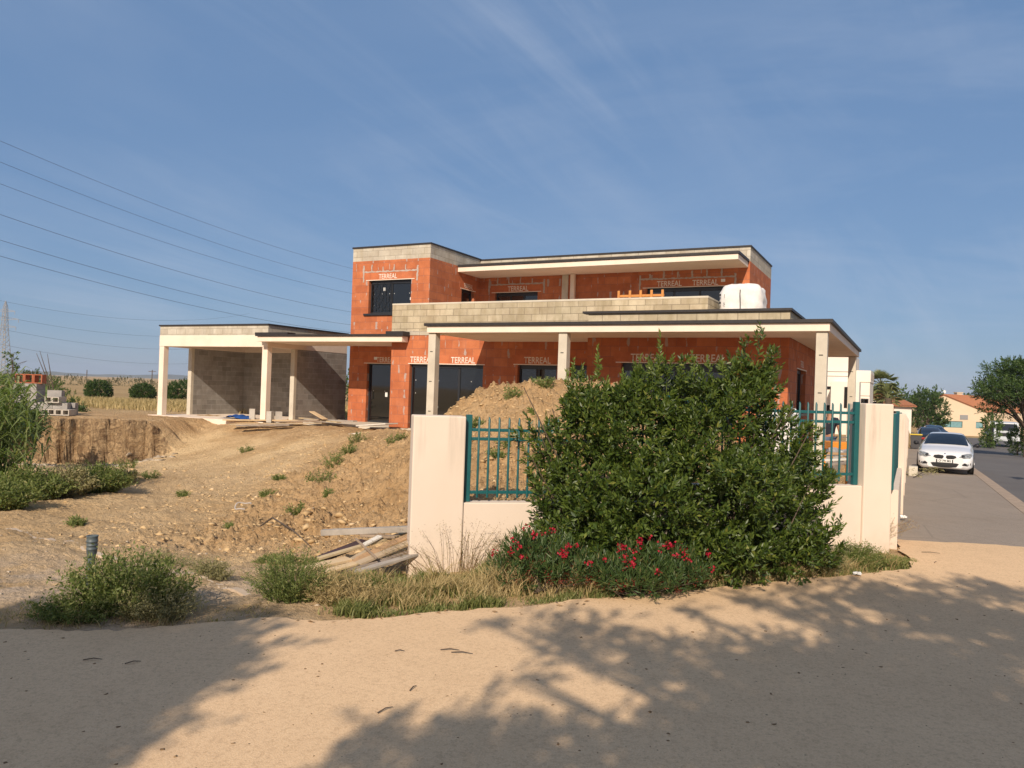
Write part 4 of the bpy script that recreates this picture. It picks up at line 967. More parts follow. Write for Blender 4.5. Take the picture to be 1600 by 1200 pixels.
# reeds
def reeds(label, x, y, rx, ry, n, h, seed):
    rg = np.random.default_rng(seed); z = HZ(x, y); o = world_thing('giant_reed', label, 'reed', x, y, z)
    a = rg.uniform(0, 6.28, n); r = np.sqrt(rg.random(n)); B = np.stack([x + np.cos(a) * r * rx, y + np.sin(a) * r * ry, np.full(n, z - .05)], 1)
    hh = h * rg.uniform(.55, 1.0, n); T = B + np.stack([rg.normal(size=n) * .25 + .12, rg.normal(size=n) * .15, hh], 1)
    stems('stems', [[B[i], (B[i] + T[i]) / 2, T[i]] for i in range(n)], .012, M_reed, o, 5)
    pb = []; pdv = []; pl = []
    for t in np.linspace(.12, 1, 17):
        p = B + (T - B) * t; a = rg.uniform(0, 6.28, n); pb.append(p); pdv.append(np.stack([np.cos(a), np.sin(a), rg.uniform(.4, 1.3, n)], 1)); pl.append(rg.uniform(.4, .7, n))
    Pb = np.vstack(pb); Dv = unit(np.vstack(pdv)); Ll = np.concatenate(pl)[:, None]; S = unit(np.cross(Dv, [0, 0, 1.])) * .018
    m1 = Pb + Dv * Ll * .5; tp = Pb + Dv * Ll * .95 + np.stack([Dv[:, 0] * .15, Dv[:, 1] * .15, -Ll[:, 0] * .55], 1)
    vs = np.stack([Pb - S * .6, Pb + S * .6, m1 + S, m1 - S, tp], 1).reshape(-1, 3); b = np.arange(len(Pb))[:, None] * 5
    link('leaves', npmesh('leaves', vs - np.array([x, y, z]), quads=b + [0, 1, 2, 3], tris=b + [3, 2, 4], mats=[M_reed]), o)
p = onz(8, 775, -.4); reeds('tall pale green reeds with arching leaves at the left picture edge', p[0] - .75, p[1] + .3, .5, .5, 46, 2.3, 5)
p = onz(-60, 775, -.4); reeds('second stand of reeds cut by the left picture edge', p[0], p[1] + .6, .9, .5, 40, 2.5, 6)
# grass strip at the path edge, as one mass
def strip_grass(name, label, pts, w, dens, h, mat, seed, bw=.006, lean=.5, zf=None):
    rg = np.random.default_rng(seed); P = []
    for i in range(len(pts) - 1):
        a = np.array(pts[i]); c = np.array(pts[i + 1]); L = np.linalg.norm(c[:2] - a[:2]); ww = (a[2] + c[2]) / 2; n = int(L * ww * dens)
        t = rg.random(n); o_ = rg.random(n) * ww; base = a[:2] + (c - a)[:2] * t[:, None]; d = (c - a)[:2] / L; nn = np.array([-d[1], d[0]]); P.append(base + nn * o_[:, None])
    P = np.vstack(P); f = fbm(P[:, 0] * 3, P[:, 1] * 3, 3) + rg.normal(size=len(P)) * .12; P = P[f > -.12]; z = HZs(P[:, 0], P[:, 1]) - .005
    hh = h * (.5 + rg.random(len(P)) * .8) * np.clip(.9 + 1.2 * fbm(P[:, 0] * 2 + 9, P[:, 1] * 2, 2), .4, 1.6)
    return tag(blades(name, np.c_[P, z], hh, lean, mat, None, bw), label, 'grass', None, 'stuff')
EG = [(-1.6, 6.62, .6), (-1.2, 6.52, 1.5), (-.49, 6.82, 1.7), (.79, 7.38, 1.3), (2.01, 7.92, .8), (3.61, 8.68, .8), (4.74, 9.2, .5), (5.15, 9.7, .15)]
strip_grass('grass', 'green grass strip between the pink path and the wall', EG, 1, 5600, .095, M_grass, 1)
strip_grass('dry_grass', 'dry straw grass mixed along the wall foot', [(-1.3, 6.7, 1.0), (-.3, 7.0, 1.2), (.5, 7.4, .9), (1.0, 7.5, .25), (2.4, 8.1, .25), (3.6, 8.66, .3), (4.6, 9.15, .25)], 1, 3400, .17, M_straw, 2, .005, .6)
strip_grass('dry_grass', 'tall dry grass tufts in front of the low wall', [(-.2, 7.25, .5), (.3, 7.4, .5), (.75, 7.5, .35)], 1, 4200, .27, M_straw, 3, .005, .45)
strip_grass('grass', 'green ground cover lawn patch on the bare earth', [(-3.15, 9.6, .45), (-2.7, 9.55, .7), (-2.25, 9.5, .5)], 1, 3800, .05, M_grass, 4, .006, .8)
strip_grass('dry_grass', 'thin dry stalks along the left path edge', [(-4.2, 5.95, .5), (-3.4, 5.98, .7), (-2.6, 6.15, .5), (-1.9, 6.4, .5)], 1, 600, .07, M_straw, 5, .004, 1.2)
strip_grass('grass', 'scattered grass blades at the left of the plank heap', [(-1.95, 7.4, .8), (-1.4, 7.3, 1.1), (-.9, 7.6, .9)], 1, 2200, .09, M_grass, 6, .006, .7)
# ------------------------------------------------ trees
def tree(name, label, cat, x, y, z, lobes, n, leaf, mat, trunk_h, trunk_r, seed, group=None, k=9, sl=(.25, .5), wr=.5, upb=.35, flat=0., limbs=7, depth=.45, dropo=.0):
    o = world_thing(name, label, cat, x, y, z, group); rg = np.random.default_rng(seed)
    lb = [(np.array(c, float) + [x, y, z], np.array(r, float)) for c, r in lobes]
    P, D = lobe_points(lb, n, depth, seed)
    cn = fbm(P[:, 0] * 1.1 / (leaf * 8) ** .5 + P[:, 1], P[:, 2] * 1.3 / (leaf * 8) ** .5 - P[:, 1] * .7, 3); kp = cn > dropo - .22; P, D = P[kp], D[kp]
    D2 = D * (.9) + np.array([0, 0, upb]) + rg.normal(size=D.shape) * .35; D2[:, 2] *= (1 - flat)
    q, w_, e = shoots(P, unit(D2), rg.uniform(*sl, len(P)), k, leaf); leaves('crown', q, w_, e, wr, mat, o)
    b = MB(); top = np.array([x, y, z + trunk_h]); b.tube([(x, y, z - .2), (x + .03, y, z + trunk_h * .5), tuple(top)], [trunk_r * 1.3, trunk_r, trunk_r * .8], 8)
    idx = rg.permutation(len(lb))[:limbs]
    for i in idx:
        c, r = lb[i]; mid = top * .5 + c * .5 + rg.normal(size=3) * .1 * trunk_h * .3; b.tube([tuple(top - [0, 0, .1 * trunk_h]), tuple(mid), tuple(c)], [trunk_r * .6, trunk_r * .4, trunk_r * .15], 6)
        for _ in range(3):
            e_ = c + unit(rg.normal(size=3)) * r * .8; b.tube([tuple(mid), tuple((mid + e_) / 2 + rg.normal(size=3) * .05), tuple(e_)], [trunk_r * .25, trunk_r * .16, trunk_r * .05], 4)
    b.build('trunk', M_bark, o); return o
def rlobes(n, R_, H_, cz, rr, seed):
    rg = np.random.default_rng(seed); out = []
    for i in range(n):
        d = unit(rg.normal(size=3)); s = rg.uniform(.35, .95); out.append(((d[0] * R_ * s, d[1] * R_ * s, cz + d[2] * H_ * s), (rr * rg.uniform(.7, 1.3), rr * rg.uniform(.7, 1.3), rr * rg.uniform(.5, .9))))
    return out
# right hand big tree with flat feathery tiers
p = onz(1600, 700, -1.0); bx, by = W(13.5, 46); bx, by = onY(1606, 600, 45)[:2]; bz = -1.0
rg = np.random.default_rng(5); lb = []
for i in range(30):
    hz = rg.uniform(2.7, 5.75); rad_ = (2.7 - .4 * abs(hz - 3.4)) * rg.uniform(.2, 1.0); a = rg.uniform(0, 6.28); lb.append(((math.cos(a) * rad_, math.sin(a) * rad_, hz), (rg.uniform(.6, 1.1), rg.uniform(.6, 1.1), rg.uniform(.2, .4))))
tree('street_tree', 'broad dark green tree with feathery tiers at the right picture edge', 'tree', bx, by, bz, lb, 2600, .16, M_tree, 1.9, .13, 11, sl=(.3, .55), wr=.42, flat=.45, limbs=14, k=12)
bx, by = onY(1450, 600, 84)[:2]
tree('garden_tree', 'round green tree in front of the tile roofed houses', 'tree', bx, by, -1.4, [((-1.1, 0, 2.6), (1.1, 1.1, 1.1)), ((.9, 0, 2.7), (1.2, 1.2, 1.2)), ((-.2, 0, 3.6), (1.1, 1.1, .9)), ((-.9, 0, 4.0), (.5, .5, .6)), ((.6, .2, 3.9), (.7, .7, .6)), ((1.6, 0, 2.0), (.6, .6, .8)), ((0, 0, 1.6), (1.8, 1.4, .7))], 900, .24, M_tree, 1.2, .14, 12, sl=(.3, .6), k=9)
bx, by = onY(1551, 600, 60)[:2]
tree('hedge_shrub', 'bright green shrub left of the parked truck', 'shrub', bx, by, -1.3, [((0, 0, 1.2), (.6, .5, 1.0)), ((.1, 0, 2.0), (.65, .5, .7)), ((-.35, 0, .6), (.4, .4, .5))], 420, .14, M_tree2, .5, .05, 13, sl=(.2, .35))
bx, by = onY(1592, 600, 48)[:2]
tree('hedge_shrub', 'bright green shrub right of the parked truck', 'shrub', bx, by, -1.05, [((0, 0, .9), (.5, .5, .8)), ((.3, 0, 1.2), (.6, .5, .7))], 360, .12, M_tree2, .4, .05, 14, sl=(.18, .3))
# palms
def palm(label, px, py, Y, zb, nf, fl, seed, dead=10):
    c = np.array(onY(px, py, Y)); o = world_thing('palm_tree', label, 'palm tree', c[0], c[1], zb); rg = np.random.default_rng(seed)
    b = MB(); b.tube([(c[0], c[1], zb - .2), (c[0], c[1], (zb + c[2]) / 2), tuple(c)], [.28, .24, .26], 10); b.build('trunk', M_bark, o)
    for nm, cnt, lo, hi, mt in (('fronds', nf, -.8, 1.45, M_palm), ('dead_fronds', dead, -1.6, -.7, M_dead)):
        pb = []; pdv = []; pl = []
        for i in range(cnt):
            a = rg.uniform(0, 6.28); e = rg.uniform(lo, hi); d = np.array([math.cos(a) * math.cos(e), math.sin(a) * math.cos(e), math.sin(e)]); hub = c + d * fl * rg.uniform(.35, .62)
            for t in np.linspace(-1.15, 1.15, 22):
                s = unit(np.cross(d, [.1, .2, 1.])); pb.append(hub); pdv.append(d * math.cos(t) + s * math.sin(t) + [0, 0, -.1]); pl.append(fl * .55 * (1 - .25 * abs(t)))
        q = leaves(nm, np.array(pb), np.array(pdv), np.array(pl), .11, mt, o, droop=.15)
        if nm == 'fronds': stems('frond_stalks', [[c, np.array(h)] for h in pb[::22]], .03, M_palm, o, 4)
palm('taller fan palm rising behind the white house', 1376, 600, 62, -1.3, 38, 1.5, 3)
palm('lower fan palm right of the taller palm', 1388, 622, 60, -1.3, 26, 1.1, 4, 8)
# field bushes
for i, (px, py, w_, h_, Y, lbl) in enumerate([(153, 629, 38, 30, 54, 'leftmost of the three round dark bushes in the dry field'), (223, 631, 36, 26, 54, 'middle one of the three round dark bushes in the dry field'), (284, 630, 46, 36, 50, 'round dark bush beside the carport column, largest of the three')]):
    c = onY(px, py, Y); s = Y / F; r = w_ * s / 2; h = h_ * s; z0 = .3
    tree('field_bush', lbl, 'bush', c[0], c[1], z0, [((0, 0, h * .5), (r, r, h * .52)), ((-r * .4, 0, h * .4), (r * .6, r * .6, h * .4)), ((r * .45, 0, h * .38), (r * .55, r * .6, h * .38))], 1300, .10, M_tree, .2, .05, 60 + i, 'round bushes in the field', sl=(.08, .16), limbs=2, dropo=-.6)
# green trees behind the block stacks
for i, (px, py, w_, h_, Y, mt, lbl) in enumerate([(90, 622, 66, 52, 36, M_tree2, 'leafy green sapling right behind the block stacks'), (52, 600, 70, 34, 60, M_scrub, 'grey green tree behind the stacks, farther off'), (112, 645, 44, 30, 30, M_tree, 'low dark bush at the right of the block stacks'), (10, 640, 60, 90, 21, M_tree2, 'tall leafy shrub in front of the stacks at the picture edge'), (-30, 640, 60, 80, 24, M_tree, 'dark shrub cut by the left picture edge'), (40, 665, 54, 44, 22.5, M_tree, 'leafy shrub hiding the lower left of the block stacks')]):
    c = onY(px, py, Y); s = Y / F; r = w_ * s / 2; h = h_ * s
    z0 = c[2] - h * .5
    lbz = [((rng.uniform(-.6, .6) * r, rng.uniform(-.5, .5) * r, h * rng.uniform(.2, .9)), (r * rng.uniform(.3, .5), r * .4, h * rng.uniform(.16, .28))) for _ in range(11)]
    gz = HZ(c[0], c[1]); dz = z0 - gz
    lbz = [((q[0][0], q[0][1], q[0][2] + dz), q[1]) for q in lbz]
    tree('green_shrub', lbl, 'shrub', c[0], c[1], gz, lbz, 520, .085 if Y < 40 else .15, mt, max(.3, dz + h * .4), .03, 80 + i, sl=(.12, .3), limbs=6)
c = onY(20, 640, 20.5); 
tree('tall_sapling', 'thin upright leafy shoot beside the far pylon', 'sapling', c[0] - .05, c[1], HZ(c[0], c[1]), [((-.03, 0, 1.6 + .22 * i), (.10, .1, .16)) for i in range(8)], 60, .08, M_tree2, 3.2, .012, 90, sl=(.08, .16), limbs=8)
# bare poles leaning by the sapling
b = MB(); 
c0 = np.array(onY(83, 622, 34))
for i, (px, py) in enumerate([(57, 552), (62, 548), (74, 553)]):
    b = MB(); e_ = np.array(onY(px, py, 34)); b.tube([tuple(c0 + [.1 * i, 0, -.6]), tuple((c0 + e_) / 2 + [.03, 0, 0]), tuple(e_)], [.03, .022, .008], 5)
    o = b.build('bare_stem', M_bark); settle(o, *(c0 + [.1 * i, 0, -.6])); tag(o, ['bare leafless stem leaning left, leftmost of three', 'bare leafless stem, middle of three', 'bare leafless stem, rightmost and most upright of three'][i], 'stem', 'bare stems behind the block stacks')
# dry tall grass in the field, scrub lines, distant wood
def scatter_blades(name, label, x0, x1, y0, y1, n, h, mat, w, seed, lean=.35):
    rg = np.random.default_rng(seed); y = y0 + (y1 - y0) * rg.random(n); x = (x0 + (x1 - x0) * rg.random(n)) * y
    k_ = fbm(x * .3, y * .3, 3) + rg.normal(size=n) * .1 > -.2; x, y = x[k_], y[k_]; z = HZs(x, y)
    tag(blades(name, np.c_[x, y, z - .02], h * rg.uniform(.5, 1.2, len(x)), lean, mat, None, w), label, 'grass', None, 'stuff')
scatter_blades('dry_grass', 'tall dry yellow grass in the field behind the site', -.62, -.15, 40, 50, 26000, .34, M_straw, .02, 7)
scatter_blades('dry_grass', 'green brown weeds on the far edge of the site', -.62, -.2, 34, 40, 5000, .3, M_straw, .02, 8)
def treeline(name, label, a0, a1, Y, n, h, r, leafm, leaf, seed, z=0, dens=40):
    rg = np.random.default_rng(seed); lb = []
    for i in range(n):
        a = a0 + (a1 - a0) * (i + rg.random()) / n; yy = Y * rg.uniform(.92, 1.08); hh = h * rg.uniform(.45, 1.1) * (1 + .3 * math.sin(i * .7)); lb.append((np.array([a * yy, yy, z + hh * .45]), np.array([r * rg.uniform(.6, 1.4), r, hh * .55])))
    P, D = lobe_points(lb, n * dens, .5, seed); f = D[:, 1] < .5; P, D = P[f], D[f]
    q, w_, e = shoots(P, D + [0, 0, .5], leaf * 2, 7, leaf); tag(leaves(name, q, w_, e, .6, leafm), label, 'trees', None, 'stuff')
treeline('distant_scrub', 'brownish scrub line beyond the dry field', -.60, -.36, 150, 26, 1.5, 2.2, M_scrub, .24, 3)
treeline('distant_scrub', 'dark hedge line left behind the carport column', -.43, -.37, 120, 8, 1.6, 1.4, M_scrub, .2, 4, .15)
treeline('distant_wood', 'dark green trees at the far left horizon', -.75, -.61, 110, 12, 2.6, 2.4, M_tree, .3, 5)
treeline('distant_wood', 'low green tree line beyond the street', .46, .66, 260, 26, 6.5, 6, M_tree, 1.2, 6, -1)
treeline('distant_wood', 'trees seen through the gap beside the carport', -.26, -.19, 80, 7, 3.0, 2.0, M_tree, .35, 7, .2)
# ================================================================== THINGS
M_gpl = simple('dull grey plastic', (.42, .38, .34), .6)
M_rubber = simple('tyre rubber', (.02, .02, .02), .8)
M_rim = simple('alloy', (.45, .45, .46), .3, metal=.8)
M_whitepaint = simple('white car paint', (.74, .74, .74), .25, coat=.8)
M_blackpaint = simple('black car paint', (.012, .013, .017), .22, coat=.8)
M_bluepaint = simple('dark blue car paint', (.02, .035, .06), .25, coat=.8)
M_carglass = glass_mat('car glass', (.008, .012, .018), .04)
M_plastic = simple('black plastic', (.015, .015, .016), .5)
M_lamp = simple('headlamp glass', (.34, .36, .37), .12, (.10, .11, .12), 22, spec=.8, coat=.6)
M_red = simple('tail lamp red', (.30, .01, .012), .2, coat=.6)
M_plate = simple('plate white', (.75, .75, .72), .5); M_ink = simple('black ink', (.02, .02, .02), .7); M_blue = simple('plate blue', (.01, .04, .25), .5)
def car(name, label, x, y, z, rz, paint, front=True, plate=None, roofh=1.39, hw=.90, badge=False):
    """nose at local y = 0 pointing to -y"""
    o = thing(name, label, 'car', (x, y, z), rz, None); OG[o.name] = (0, 0, 0)
    st = [(0., .60, .24, .60, .52, .56), (.05, .76, .2, .67, .60, .64), (.18, .85, .18, .755, .70, .74), (.45, .885, .18, .83, .74, .74), (.95, .90, .18, .90, .80, .74), (1.40, .90, .18, .965, .86, .73), (1.62, .90, .18, 1.09, .89, .70),
          (1.95, .895, .18, 1.26, .91, .63), (2.25, .895, .18, 1.355, .92, .575), (2.7, .895, .18, roofh, .93, .565), (3.2, .89, .18, roofh - .025, .94, .56), (3.6, .89, .18, 1.27, .95, .57), (3.95, .885, .2, 1.10, .95, .62), (4.3, .86, .22, 1.04, .93, .70), (4.5, .82, .26, 1.0, .88, .68), (4.6, .70, .35, .88, .75, .58)]
    k_ = hw / .90
    def sec(s):
        yy, w, zb, zt, bl, ru = s; w *= k_; ru *= k_
        cab = 1.5 < yy < 3.97
        pts = [(0, zb), (w * .86, zb), (w * .985, zb + .09), (w, .50 if zt > .6 else zb + .15), (w * .985, bl - .06), (w * (.955 if cab else .93), bl)]
        if cab: pts += [(ru + (w * .955 - ru) * .5, bl + (zt - bl) * .5), (ru, zt - .045), (ru * .86, zt - .012), (ru * .45, zt + .005), (0, zt + .01)]
        else: pts += [(w * .88, bl + (zt - bl) * .55), (ru, zt - .02), (ru * .8, zt), (ru * .4, zt + .008), (0, zt + .01)]
        return yy, pts
    S = [sec(s) for s in st]
    def full(i):
        yy, p = S[i]; return [(-a, yy, c) for a, c in p[::-1]] + [(a, yy, c) for a, c in p[1:]]
    b = MB(); rows = [full(i) for i in range(len(S))]; b.grid(rows, sm=True); b.poly(rows[0]); b.poly(rows[-1][::-1])
    body = b.build('body', paint, o); 
    def patch(nm, i0, i1, a, c, mat, e=.008, shrink=.06, sides=(1,), acc=True):
        for sg in sides:
            b = MB(); P = []
            n = 6; ys = np.linspace(i0 + shrink, i1 - shrink, n)
            for t in ys:
                i = int(min(t, len(S) - 2)); f = t - i; row = []
                for q in np.linspace(a, c, 7):
                    j = int(min(q, 9)); g = q - j
                    def pp(ii): yy, p = S[ii]; return np.array([p[j][0] * (1 - g) + p[j + 1][0] * g, yy, p[j][1] * (1 - g) + p[j + 1][1] * g])
                    p = pp(i) * (1 - f) + pp(i + 1) * f; row.append(p)
                P.append(row)
            if acc == 'top': P = [[(-p[0], p[1], p[2]) for p in r_] + [tuple(p) for p in r_[::-1]][1:] for r_ in P]
            else: P = [[(sg * p[0], p[1], p[2]) for p in r_] for r_ in P]
            off = (0, -e, e) if nm == 'windscreen' else ((0, e, e) if nm == 'rear_window' else (sg * e, 0, e * .4))
            P = [[(p[0] + off[0], p[1] + off[1], p[2] + off[2]) for p in r_] for r_ in P]
            b.grid(P, sm=True); b.build(nm, mat, o)
    patch('windscreen', 5, 8, 7.0, 10, M_carglass, .012, .12, acc='top')
    patch('rear_window', 11, 12.9, 7.0, 10, M_carglass, .012, .1, acc='top')
    patch('side_window', 6.3, 11.9, 5.15, 6.9, M_carglass, .008, .05, sides=(1, -1), acc=False)
    def surf(x, z): return max(np.interp(abs(x) / k_, [0, .60, .76, .85, .885], [0, 0, .05, .18, .45]), np.interp(z, [.56, .60, .67, .755, .83], [0, 0, .05, .18, .45]))
    def front_patch(nm, pts, mat, parent=o, e=.008):
        b = MB(); cxx = sum(p[0] for p in pts) / len(pts); czz = sum(p[1] for p in pts) / len(pts); C = (cxx, surf(cxx, czz) - e * 1.6, czz)
        Q = [(px, surf(px, pz) - e, pz) for px, pz in pts]; Q2 = [(q[0], q[1] + .05, q[2]) for q in Q]
        for i in range(len(Q)): j = (i + 1) % len(Q); b.poly([C, Q[i], Q[j]]); b.poly([Q[i], Q2[i], Q2[j], Q[j]])
        return b.build(nm, mat, parent)
    if front:
        for sg in (1, -1):
            front_patch('headlight', [(sg * .43, .615), (sg * .50, .70), (sg * .66, .745), (sg * .80, .76), (sg * .845, .69), (sg * .78, .60), (sg * .6, .585)], M_lamp)
            h = front_patch('headlight_ring', [(sg * (.56 + .055 * math.cos(a)), .655 + .045 * math.sin(a)) for a in np.linspace(0, 6.28, 11)[:-1]], M_plastic, e=.02)
            front_patch('grille', [(sg * .03, .60), (sg * .05, .66), (sg * .20, .675), (sg * .33, .655), (sg * .36, .60), (sg * .27, .545), (sg * .08, .535)], M_plastic, e=.012)
            front_patch('fog_lamp_recess', [(sg * .53, .36), (sg * .60, .42), (sg * .80, .43), (sg * .80, .36), (sg * .7, .32), (sg * .55, .325)], M_plastic)
            front_patch('fog_lamp', [(sg * (.71 + .04 * math.cos(a)), .375 + .033 * math.sin(a)) for a in np.linspace(0, 6.28, 9)[:-1]], M_lamp, e=.02)
        front_patch('air_intake', [(-.44, .38), (-.36, .40), (.36, .40), (.44, .38), (.36, .26), (.1, .235), (-.1, .235), (-.36, .26)], M_plastic)
        if badge: 
            bd = front_patch('badge', [(.042 * math.cos(a), .715 + .03 * math.sin(a)) for a in np.linspace(0, 6.28, 13)[:-1]], M_plastic, e=.012)
            front_patch('badge_quarters', [(.0, .715), (.022, .715), (.018, .731), (0, .736)], M_blue, bd, e=.022)
            front_patch('badge_quarters', [(.0, .715), (-.022, .715), (-.018, .699), (0, .694)], M_blue, bd, e=.022)
    else:
        pass
    yp = -.02 if front else 4.62; zp = .465 if front else .62
    b = MB(); b.box(-.26, .26, yp - .008, yp + .02, zp - .055, zp + .055); pl = b.build('licence_plate', M_plate, o)
    for sx_ in (-.245, .245):
        b = MB(); b.box(sx_ - .018, sx_ + .018, yp - .011, yp - .006, zp - .053, zp + .053); b.build('plate_band', M_ink, pl)
    if plate: letters(plate, .10, M_ink, pl, front_place(0, yp - .014, zp), sx=.82, bold=.02)
    for sg in (1, -1):
        for yy in (.86, 3.62):
            w = MB(); c = (sg * (hw - .09), yy, .315); w.tube([(c[0] - .1, c[1], c[2]), (c[0] - .09, c[1], c[2]), (c[0] + .09, c[1], c[2]), (c[0] + .1, c[1], c[2])], [.285, .315, .315, .285], 24)
            wo = w.build('wheel', M_rubber, o); w = MB(); w.disc((c[0] + sg * .1, c[1], c[2]), (1, 0, 0), .21, 20, .02); w.build('rim', M_rim, wo)
            w = MB(); w.disc((sg * (hw - .006), yy, .34), (1, 0, 0), .36, 24, .02); w.build('wheel_arch', M_plastic, o)
        w = MB(); w.tube([(sg * (hw - .02), 1.72, .93), (sg * (hw + .05), 1.70, .96)], .022, 6)
        P = [(sg * (hw + .03), 1.72, .99), (sg * (hw + .09), 1.69, .985), (sg * (hw + .15), 1.70, .98), (sg * (hw + .17), 1.72, .97)]; w.tube(P, [.05, .075, .07, .03], 10); w.build('wing_mirror', M_plastic if badge else paint, o)
        if not front:
            w = MB(); w.box(sg * .58 - .16, sg * .58 + .16, 4.585, 4.63, .70, .84); w.build('tail_light', M_red, o, bevel=.02)
    return o
cz_ = float(zr(29.6)); x, y = W(1.05, 29.9); c_ = car('parked_car', 'white coupe parked half on the pavement facing the camera', x, y, cz_, -AX - R(3), M_whitepaint, True, 'CF 794 MG', hw=.89, badge=True); c_.scale = (.95, .95, .95)
x, y = W(1.0, 60.2); c_ = car('parked_car', 'black car parked behind the grey bin with its red tail light showing', x, y, float(zr(61)), -AX + math.pi + R(4), M_blackpaint, False, None, roofh=1.5, hw=.9)
c_.location = (*W(1.0, 64.8), float(zr(64)));
x, y = W(1.2, 80); c_ = car('parked_car', 'dark blue car parked farthest down the street', x, y, float(zr(78)), -AX + math.pi + R(12), M_bluepaint, False, None, roofh=1.45)
# ---- wheelie bin
def world_box_mb(b, x0, x1, y0, y1, z0, z1, taper=0):
    vs = [(x0 + taper, y0 + taper, z0), (x1 - taper, y0 + taper, z0), (x1 - taper, y1 - taper, z0), (x0 + taper, y1 - taper, z0), (x0, y0, z1), (x1, y0, z1), (x1, y1, z1), (x0, y1, z1)]
    b.add(vs, [(3, 2, 1, 0), (4, 5, 6, 7), (0, 1, 5, 4), (1, 2, 6, 5), (2, 3, 7, 6), (3, 0, 4, 7)])
M_bin = simple('bin grey plastic', (.065, .065, .07), .5); M_yel = simple('bin lid yellow', (.62, .45, .04), .5)
bin_ = frame_thing('wheelie_bin', 'grey wheeled bin with yellow lid edge standing against the boundary wall', 'bin', .35, 57.5, float(zr(57.5)))
b = MB(); world_box_mb(b, 0, .68, 57.2, 57.85, float(zr(57.5)) + .06, float(zr(57.5)) + .92, .06); b.build('body', M_bin, bin_, bevel=.02)
b = MB(); b.box(-.03, .71, 57.15, 57.9, float(zr(57.5)) + .92, float(zr(57.5)) + .99); b.build('lid', M_yel, bin_, bevel=.02)
for uu in (.06, .62):
    b = MB(); b.disc((uu, 57.85, float(zr(57.5)) + .1), (1, 0, 0), .1, 14, .05); b.build('wheel', M_rubber, bin_)
# ---- truck
tx, ty = onY(1573, 690, 62)[:2]; tz = -1.15
tr = thing('parked_truck', 'old white cab truck parked between two green shrubs across the road', 'truck', (tx, ty, tz), -AX * .9); OG[tr.name] = (0, 0, 0)
M_truck = simple('dusty white truck paint', (.52, .55, .58), .45, (.42, .45, .47), 3)
b = MB(); vs = [(-.9, .0, .55), (.9, .0, .55), (.9, 0.02, 1.15), (-.9, .02, 1.15), (-.82, .3, 1.85), (.82, .3, 1.85), (-.8, 1.6, 1.9), (.8, 1.6, 1.9), (-.9, 1.6, .55), (.9, 1.6, .55)]
b.add(vs, [(0, 1, 2, 3), (3, 2, 5, 4), (4, 5, 7, 6), (0, 3, 4, 6, 8), (1, 9, 7, 5, 2), (8, 6, 7, 9), (0, 8, 9, 1)]); b.build('cab', M_truck, tr, bevel=.05)
b = MB(); b.add([(-.74, -.005 + .02, 1.2), (.74, .015, 1.2), (.70, .255, 1.74), (-.70, .255, 1.74)], [(0, 1, 2, 3)]); o = b.build('windscreen', M_carglass, tr); md = o.modifiers.new('s', 'SOLIDIFY'); md.thickness = .02
b = MB(); b.box(-.95, .95, -.12, .05, .38, .60); b.build('bumper', M_truck, tr, bevel=.03)
b = MB(); b.box(-.55, .55, -.012, .02, .75, 1.02); b.build('grille', M_plastic, tr, bevel=.01)
for sg in (1, -1):
    b = MB(); b.disc((sg * .70, -.01, .86), (0, 1, 0), .12, 16, .05); b.build('headlight', M_lamp, tr)
    b = MB(); b.box(sg * 1.02 - .08, sg * 1.02 + .08, .08, .13, 1.2, 1.6); b.build('wing_mirror', M_plastic, tr, bevel=.02)
    for yy in (.75, 3.9):
        b = MB(); b.disc((sg * .78, yy, .40), (1, 0, 0), .40, 20, .25); w_ = b.build('wheel', M_rubber, tr); b = MB(); b.disc((sg * .91, yy, .40), (1, 0, 0), .2, 14, .03); b.build('rim', M_rim, w_)
b = MB(); b.box(-.95, .95, 1.75, 5.0, .75, .88); b.box(-.95, .95, 1.75, 1.8, .88, 1.9); b.box(-.95, -.91, 1.8, 5, .88, 1.25); b.box(.91, .95, 1.8, 5, .88, 1.25); b.build('flatbed', M_truck, tr)

